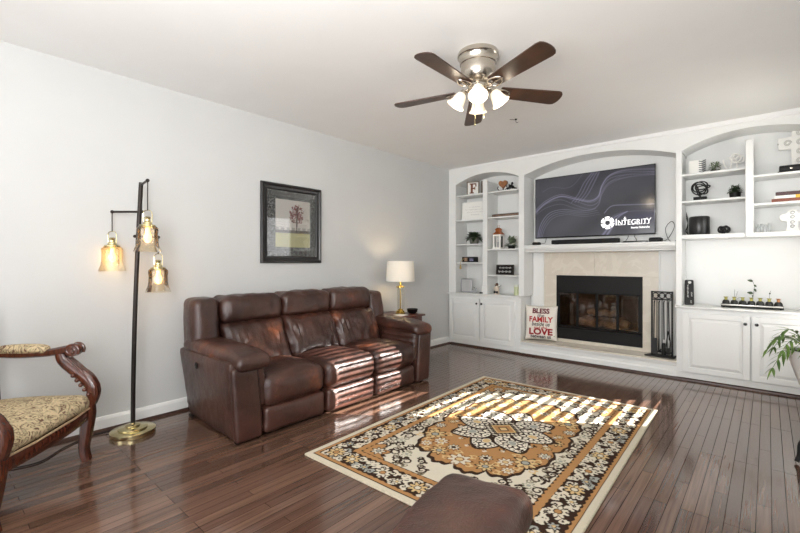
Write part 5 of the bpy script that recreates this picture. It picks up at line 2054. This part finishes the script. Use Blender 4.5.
def cross_bm(bm, c, w, h, arm, t, y0, y1, pointed=0.0, flare=0.0, M=None):
    cx, cz = c
    a = arm
    zc = cz + h * 0.64
    pts = [(cx - a / 2 - flare, cz), (cx + a / 2 + flare, cz), (cx + a / 2, cz + h * 0.2), (cx + a / 2, zc - a / 2), (cx + w / 2 - pointed, zc - a / 2), (cx + w / 2, zc), (cx + w / 2 - pointed, zc + a / 2),
           (cx + a / 2, zc + a / 2), (cx + a / 2, cz + h - pointed), (cx, cz + h), (cx - a / 2, cz + h - pointed), (cx - a / 2, zc + a / 2), (cx - w / 2 + pointed, zc + a / 2), (cx - w / 2, zc), (cx - w / 2 + pointed, zc - a / 2),
           (cx - a / 2, zc - a / 2), (cx - a / 2, cz + h * 0.2)]
    vs = prism(bm, pts, 1, y0, y1, 0.004)


c1 = thing('wall_cross', 'large ornate white cross standing behind the black case on the upper right shelf', 'cross', (3.965, 5.64, V1))
b = nb()
cross_bm(b, (3.965, V1), 0.32, 0.50, 0.115, 0, 5.64, 5.662, 0.002)
obj('cross', b, M_paper, c1, smooth=False)
b = nb()
for (ux, uz) in ((0, 0.32), (0, 0.41), (0, 0.23), (0, 0.14), (-0.09, 0.32), (0.09, 0.32)):
    tube(b, [(3.965 + ux + (0.03 * (1 - 0.7 * t / 30)) * math.cos(t * 0.42), 5.637, V1 + uz + (0.03 * (1 - 0.7 * t / 30)) * math.sin(t * 0.42)) for t in range(31)], 0.004, 6)
for (ux, uz) in ((-0.16, 0.32), (0.0, 0.495), (0.16, 0.32)):
    ball(b, (3.965 + ux, 5.636, V1 + uz), 0.008, 8)
obj('scrollwork', b, mat('whitewashed_silver', srgb(206, 205, 200), 0.4, noise_amt=0.05), c1)
bc = thing('black_case', 'thick black case lying below the large ornate cross on the right shelf', 'case', (3.93, 5.5, V1))
b = nb()
box(b, 3.80, 4.08, 5.42, 5.58, V1, V1 + 0.012, 0.002)
box(b, 3.81, 4.07, 5.425, 5.575, V1 + 0.012, V1 + 0.068, 0.008)
obj('lid', b, M_black, bc)
b = nb()
box(b, 3.885, 3.905, 5.421, 5.426, V1 + 0.03, V1 + 0.044, 0.002)
obj('clasp', b, M_nickel, bc)
books = [('dark maroon book on top of the stack on the right shelf', srgb(64, 34, 36), 3.785, 4.06, 0.034),
         ('white book with yellow spine end, middle of the right shelf stack', srgb(235, 232, 224), 3.775, 4.07, 0.03),
         ('reddish brown book at the bottom of the right shelf stack', srgb(128, 62, 38), 3.755, 4.08, 0.032)]
zz = V2
for lab, colr, x0, x1, th_ in books[::-1]:
    bk = thing('book', lab, 'book', ((x0 + x1) / 2, 5.5, zz), 0, 'books stacked on the right shelf')
    mm = mat('book_cover', colr, 0.45, noise_amt=0.08, noise_scale=20)
    b = nb()
    box(b, x0, x1, 5.42, 5.585, zz, zz + 0.003, 0.001, 1)
    box(b, x0, x1, 5.42, 5.585, zz + th_ - 0.003, zz + th_, 0.001, 1)
    box(b, x0, x1, 5.42, 5.424, zz, zz + th_, 0.001, 1)
    obj('cover', b, mm, bk)
    b = nb()
    box(b, x0 + 0.004, x1 - 0.004, 5.424, 5.58, zz + 0.003, zz + th_ - 0.003)
    obj('pages', b, mat('book_pages', srgb(232, 226, 210), 0.8, noise_amt=0.05, noise_scale=100, stretch=(0.1, 0.1, 4)), bk, smooth=False)
    if colr[0] > 0.7:
        b = nb()
        box(b, 3.925, x1 + 0.001, 5.418, 5.42, zz, zz + th_)
        obj('spine_band', b, mat('yellow_spine', srgb(206, 160, 50), 0.5, noise_amt=0.06), bk, smooth=False)
    zz += th_
b = nb()
for k, (dx, w, hh) in enumerate(((-0.045, 0.018, 0.085), (-0.02, 0.02, 0.092), (0.01, 0.03, 0.08), (0.04, 0.024, 0.096))):
    box(b, 3.70 + dx - w / 2, 3.70 + dx + w / 2, 5.49 + 0.006 * k, 5.51 + 0.006 * k, U3, U3 + hh, 0.003)
    tube(b, [(3.70 + dx + 0.012 * math.cos(t / 12 * 2 * PI), 5.485, U3 + hh * 0.6 + 0.014 * math.sin(t / 12 * 2 * PI)) for t in range(13)], 0.0025, 6)
tag(obj('glass_letters', b, M_crystal, None, base=(3.70, 5.5, U3)), 'clear glass ornament on the lower right shelf beside the white cross', 'ornament')
c2 = thing('standing_cross', 'white flared standing cross on the lower right shelf', 'cross', (3.905, 5.49, U3))
b = nb()
cross_bm(b, (3.905, U3), 0.19, 0.215, 0.066, 0, 5.475, 5.51, 0.016, 0.022)
obj('cross', b, M_paper, c2, smooth=False)
b = nb()
for uz in (0.05, 0.09, 0.14, 0.18):
    tube(b, [(3.905 + (0.018 * (1 - 0.6 * t / 24)) * math.cos(t * 0.5), 5.474, U3 + uz + (0.018 * (1 - 0.6 * t / 24)) * math.sin(t * 0.5)) for t in range(25)], 0.0025, 6)
obj('scrollwork', b, M_ltgrey, c2)

# on the right counter
CZ = 0.795
hg = thing('door_hanger_sign', 'tall black tag sign with white lettering leaning at the counter left end', 'sign', (3.075, 5.52, CZ))
T = Matrix.Translation((3.085, 5.50, CZ + 0.002)) @ Matrix.Rotation(math.radians(8), 4, 'Z') @ Matrix.Rotation(math.radians(-7), 4, 'X')
b = nb()
pts = []
W2, HH = 0.042, 0.275
for (cx, cz, a0) in ((W2 - 0.012, 0.012, -PI / 2), (W2 - 0.016, HH - 0.016, 0), (-W2 + 0.016, HH - 0.016, PI / 2), (-W2 + 0.012, 0.012, PI)):
    for i in range(6):
        a = a0 + i / 5 * PI / 2
        pts.append((cx + 0.014 * math.cos(a), cz + 0.014 * math.sin(a)))
prism(b, pts, 1, 0.0, 0.012)
bmesh.ops.transform(b, matrix=T, verts=b.verts)
obj('board', b, M_black, hg)
b = nb()
lathe(b, [(0.0, 0), (0.015, 0), (0.015, 0.002), (0.0, 0.002)], (0, 0, 0), 16, T @ Matrix.Translation((0.004, 0.0, 0.245)) @ Matrix.Rotation(PI / 2, 4, 'X'))
n = 60
tube(b, [T @ Vector((-0.012 + 0.008 * math.sin(i * 1.2) * (0.6 + 0.4 * math.sin(i * 0.33)), -0.001, 0.08 + 0.14 * i / n)) for i in range(n + 1)], 0.002, 5)
tube(b, [T @ Vector((0.022 + 0.006 * math.sin(i * 1.3), -0.001, 0.09 + 0.05 * i / 20)) for i in range(21)], 0.0016, 5)
tube(b, [T @ Vector((0.016 + 0.005 * math.sin(i * 1.3), -0.001, 0.02 + 0.03 * i / 14)) for i in range(15)], 0.0016, 5)
obj('script', b, M_chalk, hg)
b = nb()
tube(b, spline([T @ Vector((0.0, -0.002, 0.25)), T @ Vector((-0.02, 0.0, 0.285)), T @ Vector((-0.03, 0.02, 0.33))], 6), 0.0015, 6)
obj('string', b, M_pencil, hg)
trx0, trx1, trY = 3.365, 3.842, 5.50
tr = thing('vase_tray', 'long narrow dark tray holding seven black vases on the right counter', 'tray', ((trx0 + trx1) / 2, trY, CZ))
b = nb()
box(b, trx0 + 0.01, trx1 - 0.01, trY - 0.045, trY + 0.045, CZ + 0.012, CZ + 0.018, 0.002)
for s in (-1, 1):
    box(b, trx0, trx1, trY + s * 0.047 - 0.003, trY + s * 0.047 + 0.003, CZ + 0.006, CZ + 0.035, 0.001)
for s, xx in ((-1, trx0), (1, trx1)):
    box(b, xx - 0.003, xx + 0.003, trY - 0.05, trY + 0.05, CZ + 0.006, CZ + 0.035, 0.001)
    for s2 in (-1, 1):
        ball(b, (xx - s * 0.02, trY + s2 * 0.03, CZ + 0.006), 0.006, 8)
obj('tray_base', b, M_black, tr)
b = nb()
box(b, trx0, trx1, trY - 0.0515, trY - 0.050, CZ + 0.022, CZ + 0.036, 0.0005)
obj('silver_edge', b, mat('silver_edge_strip', srgb(190, 188, 182), 0.3, metal=0.7, noise_amt=0.05), tr)
M_vase = mat('black_vase_glaze', srgb(32, 32, 32), 0.45, noise_amt=0.2, noise_scale=40)
M_neck = mat('gilt_vase_neck', srgb(176, 170, 96), 0.35, metal=0.5, noise_amt=0.15, noise_scale=60)
M_neckred = mat('coppery_vase_neck', srgb(186, 128, 84), 0.35, metal=0.5, noise_amt=0.15, noise_scale=60)
M_stem = mat('dark_stem', srgb(58, 66, 46), 0.6, noise_amt=0.2)
vlab = ['first black bud vase at the left end of the tray', 'black bud vase with thin twigs, second from the tray left end', 'black bud vase between the twig vase and the tall leafy stem',
        'middle black bud vase holding the tall leafy stem', 'black bud vase just right of the tall leafy stem', 'black bud vase with one short sprig, second from tray right end',
        'black bud vase with coppery neck at the right tray end']
for k in range(7):
    vx = trx0 + 0.036 + k * (trx1 - trx0 - 0.072) / 6
    v = thing('bud_vase', vlab[k], 'vase', (vx, trY, CZ + 0.018), 0, 'seven bud vases on the tray')
    b = nb()
    lathe(b, [(0, 0.0006), (0.026, 0.0006), (0.031, 0.012), (0.032, 0.034), (0.026, 0.052), (0.014, 0.060), (0.0, 0.06)], (vx, trY, CZ + 0.018), 24)
    obj('body', b, M_vase, v)
    b = nb()
    lathe(b, [(0.013, 0.060), (0.012, 0.080), (0.022, 0.090), (0.019, 0.0905), (0.009, 0.08), (0.009, 0.062)], (vx, trY, CZ + 0.018), 18)
    obj('neck', b, M_neckred if k == 6 else M_neck, v)
    z0 = CZ + 0.10
    if k == 1:
        b = nb()
        tube(b, [(vx, trY, z0 - 0.03), (vx + 0.004, trY, z0 + 0.085)], 0.0014, 6)
        tube(b, [(vx, trY, z0 - 0.03), (vx + 0.03, trY, z0 + 0.07)], 0.0011, 6)
        tube(b, [(vx, trY, z0 - 0.03), (vx + 0.05, trY, z0 + 0.012)], 0.0011, 6)
        obj('twig', b, M_stem, v)
    if k == 3:
        b = nb()
        tube(b, spline([(vx, trY, z0 - 0.03), (vx + 0.018, trY, z0 + 0.06), (vx + 0.022, trY, z0 + 0.14), (vx - 0.005, trY, z0 + 0.20)], 6), 0.0018, 6)
        leaf(b, (vx + 0.012, trY, z0 + 0.05), (-1, -0.1, 0.35), 0.05, 0.03, 0.1, up=Vector((0, -1, 0.4)))
        leaf(b, (vx + 0.022, trY, z0 + 0.10), (0.4, -0.1, -0.8), 0.036, 0.02, 0.0, up=Vector((0, -1, 0.4)))
        leaf(b, (vx + 0.022, trY, z0 + 0.14), (0.5, -0.1, -0.7), 0.03, 0.018, 0.0, up=Vector((0, -1, 0.4)))
        leaf(b, (vx + 0.012, trY, z0 + 0.172), (-1, -0.1, 0.45), 0.05, 0.026, 0.1, up=Vector((0, -1, 0.4)))
        leaf(b, (vx + 0.008, trY, z0 + 0.02), (0.3, -0.2, 0.8), 0.02, 0.014, 0.0, up=Vector((0, -1, 0.4)))
        obj('leafy_stem', b, M_darkgreen, v)
    if k == 5:
        b = nb()
        tube(b, [(vx, trY, z0 - 0.03), (vx + 0.003, trY, z0 + 0.06), (vx + 0.012, trY, z0 + 0.085)], 0.0012, 6)
        leaf(b, (vx + 0.002, trY, z0 + 0.05), (0.3, -0.3, 0.7), 0.02, 0.013, 0.0, up=Vector((0, -1, 0.4)))
        obj('sprig', b, M_darkgreen, v)

# ------------------------------------------------------------------ pillow on the hearth
PCX, PCY = 1.41, 5.525
pw = thing('throw_pillow', 'white throw pillow with red and grey lettering standing on the hearth', 'pillow', (PCX, PCY, HZ))
M_pillow = mat('white_canvas_pillow', srgb(232, 226, 216), 0.9, noise_amt=0.03, noise_scale=40, bump=0.2, bump_scale=300)
PW, PH_, PD = 0.212, 0.235, 0.065
TP = Matrix.Translation((PCX, PCY, HZ + 0.008)) @ Matrix.Rotation(math.radians(14), 4, 'Z') @ Matrix.Rotation(math.radians(-6), 4, 'X') @ Matrix.Translation((0, 0, PH_))


def pil(u, v):
    """u, v in [-1, 1]: half thickness and outline of the knife-edge pillow"""
    e_ = max(0.0, (1 - abs(u) ** 3.0)) * max(0.0, (1 - abs(v) ** 3.0))
    t = PD * e_ ** 0.55 + 0.004
    pin = 0.045
    x = PW * u * (1 - pin * (1 - v * v)) 
    z = PH_ * v * (1 - pin * (1 - u * u))
    t *= 1 + 0.08 * noise.noise(Vector((u * 2, v * 2, 3)))
    return x, z, t


b = nb()
n = 28
G = {}
for s in (-1, 1):
    for j in range(n + 1):
        for i in range(n + 1):
            u, v = -1 + 2 * i / n, -1 + 2 * j / n
            x, z, t = pil(u, v)
            edge = i in (0, n) or j in (0, n)
            if edge and s == 1:
                G[s, i, j] = G[-1, i, j]
            else:
                G[s, i, j] = b.verts.new((x, 0.0 if edge else s * t, z))
    for j in range(n):
        for i in range(n):
            q = [G[s, i, j], G[s, i + 1, j], G[s, i + 1, j + 1], G[s, i, j + 1]]
            b.faces.new(q if s == -1 else q[::-1])
bmesh.ops.transform(b, matrix=TP, verts=b.verts)
obj('cover', b, M_pillow, pw, angle=80)
M_red = mat('dark_red_print', srgb(150, 28, 34), 0.85, noise_amt=0.08)
M_red2 = mat('bright_red_print', srgb(178, 40, 36), 0.85, noise_amt=0.08)
M_charc = mat('charcoal_print', srgb(74, 70, 68), 0.85, noise_amt=0.08)
M_maroon = mat('maroon_print', srgb(100, 30, 44), 0.85, noise_amt=0.08)
for s, size, z0, m_, sx, sh, off in (('BLESS', 0.082, 0.118, M_maroon, 1.02, 0, 0.0034), ('the', 0.062, 0.070, M_charc, 1.05, 0.2, 0.0008), ('FAMILY', 0.090, 0.012, M_red2, 0.96, 0, 0.0030),
                             ('beside us', 0.068, -0.036, M_charc, 0.85, 0.25, 0.0014), ('and the', 0.052, -0.074, M_red2, 1.0, 0.1, 0.0008), ('LOVE', 0.105, -0.142, M_red, 1.12, 0, 0.0044), ('between us', 0.06, -0.184, M_charc, 0.88, 0.1, 0.0018)):
    bm_ = text_bm(s, size, 0.0, 'CENTER', sh, off)
    bmesh.ops.triangulate(bm_, faces=bm_.faces)
    bmesh.ops.subdivide_edges(bm_, edges=bm_.edges, cuts=1)
    for v in bm_.verts:
        x, z = v.co.x * sx * 1.08, (v.co.y + z0) * 1.1
        u, w = max(-0.97, min(0.97, x / PW)), max(-0.97, min(0.97, z / PH_))
        t = pil(u, w)[2]
        v.co = Vector((x, -t - 0.003, z))
    bmesh.ops.transform(bm_, matrix=TP, verts=bm_.verts)
    obj('lettering', bm_, m_, pw, smooth=False)
b = nb()
for (u, v) in ((-0.35, 0.93), (-0.2, 0.95), (0.1, 0.93), (0.8, -0.75)):
    x, z, t = pil(u, v * 0.95)
    leaf(b, TP @ Vector((x, -t - 0.003, z - 0.01)), TP.to_3x3() @ Vector((1, 0, 0.4)), 0.022, 0.009, 0.0, up=Vector((0, -1, 0.2)))
obj('printed_sprig', b, M_palegreen, pw)

# ------------------------------------------------------------------ fireplace tools
ft = thing('fireplace_tool_rack', 'black wrought iron fireplace tool rack on the hearth beside the right cabinet', 'tool rack', (2.83, 5.52, HZ))
tx0_, tx1_, tyy, tz1 = 2.727, 2.925, 5.52, HZ + 0.742
b = nb()
prism(b, [(2.665, 5.44), (2.955, 5.44), (2.955, 5.60), (2.70, 5.60)], 2, HZ, HZ + 0.014, 0.003)
obj('base_plate', b, M_iron, ft)
b = nb()
for xx in (tx0_, tx1_):
    box(b, xx - 0.009, xx + 0.009, tyy - 0.009, tyy + 0.009, HZ + 0.012, tz1, 0.002)
for zz in (tz1 - 0.01, tz1 - 0.095, HZ + 0.05):
    box(b, tx0_, tx1_, tyy - 0.007, tyy + 0.007, zz - 0.008, zz + 0.008, 0.002)
for xx in (tx0_ + 0.05, tx0_ + 0.1, tx0_ + 0.15):
    tube(b, [(xx, tyy, tz1 - 0.095), (xx, tyy, HZ + 0.05)], 0.0045, 8)
obj('rack_frame', b, M_iron, ft)
b = nb()
for k in range(3):
    cx = tx0_ + 0.036 + k * 0.063
    tube(b, [(cx + 0.03 * math.cos(t / 20 * 2 * PI), tyy, tz1 - 0.052 + 0.03 * math.sin(t / 20 * 2 * PI)) for t in range(21)], 0.0055, 8)
    for s in (-1, 1):
        tube(b, [(cx + s * 0.032 + 0.012 * math.cos(t / 14 * 2 * PI), tyy, tz1 - 0.052 + 0.012 * math.sin(t / 14 * 2 * PI)) for t in range(15)], 0.004, 6)
obj('scroll_band', b, M_iron, ft)
for k, (nm, lab) in enumerate((('fire_shovel', 'black fire shovel hanging leftmost in the tool rack'), ('fire_poker', 'black fire poker hanging left of the hearth brush'), ('hearth_brush', 'black hearth brush hanging third in the tool rack'), ('log_tongs', 'black log tongs hanging rightmost in the tool rack'))):
    xx = tx0_ + 0.03 + k * 0.046
    yy = tyy - 0.042
    t = thing(nm, lab, 'fire tool', (xx, yy, HZ + 0.03))
    b = nb()
    tube(b, [(xx, tyy - 0.012, tz1 - 0.11), (xx, yy, tz1 - 0.13), (xx + 0.004 * (k - 1), yy, HZ + 0.2)], 0.006, 8)
    obj('shaft', b, M_iron, t)
    b = nb()
    if nm == 'fire_shovel':
        prism(b, [(xx - 0.026, HZ + 0.21), (xx + 0.026, HZ + 0.21), (xx + 0.036, HZ + 0.04), (xx + 0.01, HZ + 0.022), (xx - 0.032, HZ + 0.04)], 1, yy - 0.006, yy + 0.0)
        obj('blade', b, M_iron, t)
    elif nm == 'hearth_brush':
        lathe(b, [(0.0, 0.0), (0.022, 0.0), (0.021, 0.11), (0.018, 0.13), (0.0, 0.132)], (xx, yy, HZ + 0.03), 16)
        obj('bristles', b, M_black, t)
    elif nm == 'fire_poker':
        tube(b, spline([(xx, yy, HZ + 0.2), (xx, yy, HZ + 0.06), (xx + 0.02, yy - 0.01, HZ + 0.09)], 6), 0.007, 8)
        obj('hook', b, M_iron, t)
    else:
        for s in (-1, 1):
            tube(b, spline([(xx, yy, HZ + 0.3), (xx + s * 0.018, yy, HZ + 0.16), (xx + s * 0.006, yy, HZ + 0.06)], 6), 0.006, 8)
            box(b, xx + s * 0.008 - 0.014, xx + s * 0.008 + 0.014, yy - 0.01, yy + 0.006, HZ + 0.04, HZ + 0.11, 0.003)
        obj('jaws', b, M_iron, t)

# ------------------------------------------------------------------ palm on its stand at the right edge
PX, PY_ = 3.945, 3.67
ps = thing('plant_stand', 'black plant stand carrying the white palm pot at the right edge', 'plant stand', (PX, PY_, 0))
b = nb()
lathe(b, [(0.0, 0.43), (0.05, 0.43), (0.055, 0.436), (0.055, 0.456), (0.0, 0.456)], (PX, PY_, 0), 28)
obj('top', b, M_black, ps)
b = nb()
lathe(b, [(0.0, 0.07), (0.022, 0.07), (0.03, 0.10), (0.016, 0.13), (0.014, 0.36), (0.022, 0.38), (0.022, 0.43), (0.0, 0.43)], (PX, PY_, 0), 20)
obj('pole', b, M_black, ps)
for k in range(3):
    a = math.radians(222) + k * 2 * PI / 3
    b = nb()
    d = Vector((math.cos(a), math.sin(a), 0))
    c = Vector((PX, PY_, 0))
    tube(b, spline([c + d * 0.015 + Vector((0, 0, 0.10)), c + d * 0.05 + Vector((0, 0, 0.15)), c + d * 0.085 + Vector((0, 0, 0.12)), c + d * 0.092 + Vector((0, 0, 0.05)), c + d * 0.11 + Vector((0, 0, 0.014))], 6), 0.013, 10)
    obj('leg', b, M_black, ps)
M_whitepot = mat('white_glazed_pot', srgb(222, 222, 220), 0.3, noise_amt=0.02)
pp = thing('potted_palm', 'green palm in a tapered white pot on the stand at the right edge', 'plant', (PX, PY_, 0.456))
b = nb()
lathe(b, [(0, 0), (0.055, 0), (0.06, 0.006), (0.135, 0.245), (0.14, 0.252), (0.132, 0.252), (0.125, 0.238)], (PX, PY_, 0.456), 36)
obj('pot', b, M_whitepot, pp)
b = nb()
lathe(b, [(0, 0.232), (0.127, 0.234)], (PX, PY_, 0.456), 28)
obj('soil', b, M_soil, pp)
M_palm = mat('palm_green', srgb(64, 92, 44), 0.45, noise_scale=14, color2=srgb(112, 142, 62))
fr = [(218, 0.225, 0.10, 0.62), (228, 0.20, 0.17, 0.35), (212, 0.17, 0.23, 0.2), (176, 0.2, 0.18, 0.5), (262, 0.2, 0.2, 0.5), (140, 0.22, 0.18, 0.5), (290, 0.2, 0.2, 0.5), (100, 0.22, 0.2, 0.6), (320, 0.18, 0.22, 0.5), (60, 0.17, 0.22, 0.5), (20, 0.15, 0.26, 0.3)]
for (deg, ln_, up_, dr) in fr:
    a = math.radians(deg)
    d = Vector((math.cos(a), math.sin(a), 0))
    c = Vector((PX, PY_, 0.456 + 0.235))
    P = []
    for i in range(15):
        t = i / 14
        P.append(c + d * (0.02 + ln_ * t) + Vector((0, 0, up_ * math.sin(t * 2.0) * 0.75 - 0.26 * dr * t ** 2.2)))
    b = nb()
    tube(b, P, [0.004 - 0.0028 * i / 14 for i in range(15)], 6)
    for i in range(4, 15, 2):
        tdir = (P[i] - P[i - 1]).normalized()
        side = tdir.cross(Vector((0, 0, 1))).normalized()
        ll = 0.10 * math.sin(PI * (0.2 + 0.6 * i / 14))
        for s in (-1, 1):
            leaf(b, P[i], tdir * 0.8 + side * s * 0.75 + Vector((0, 0, -0.1)), ll, 0.016, 0.2, 5)
    leaf(b, P[-1], P[-1] - P[-2], 0.07, 0.016, 0.3, 5)
    obj('frond', b, M_palm, pp)
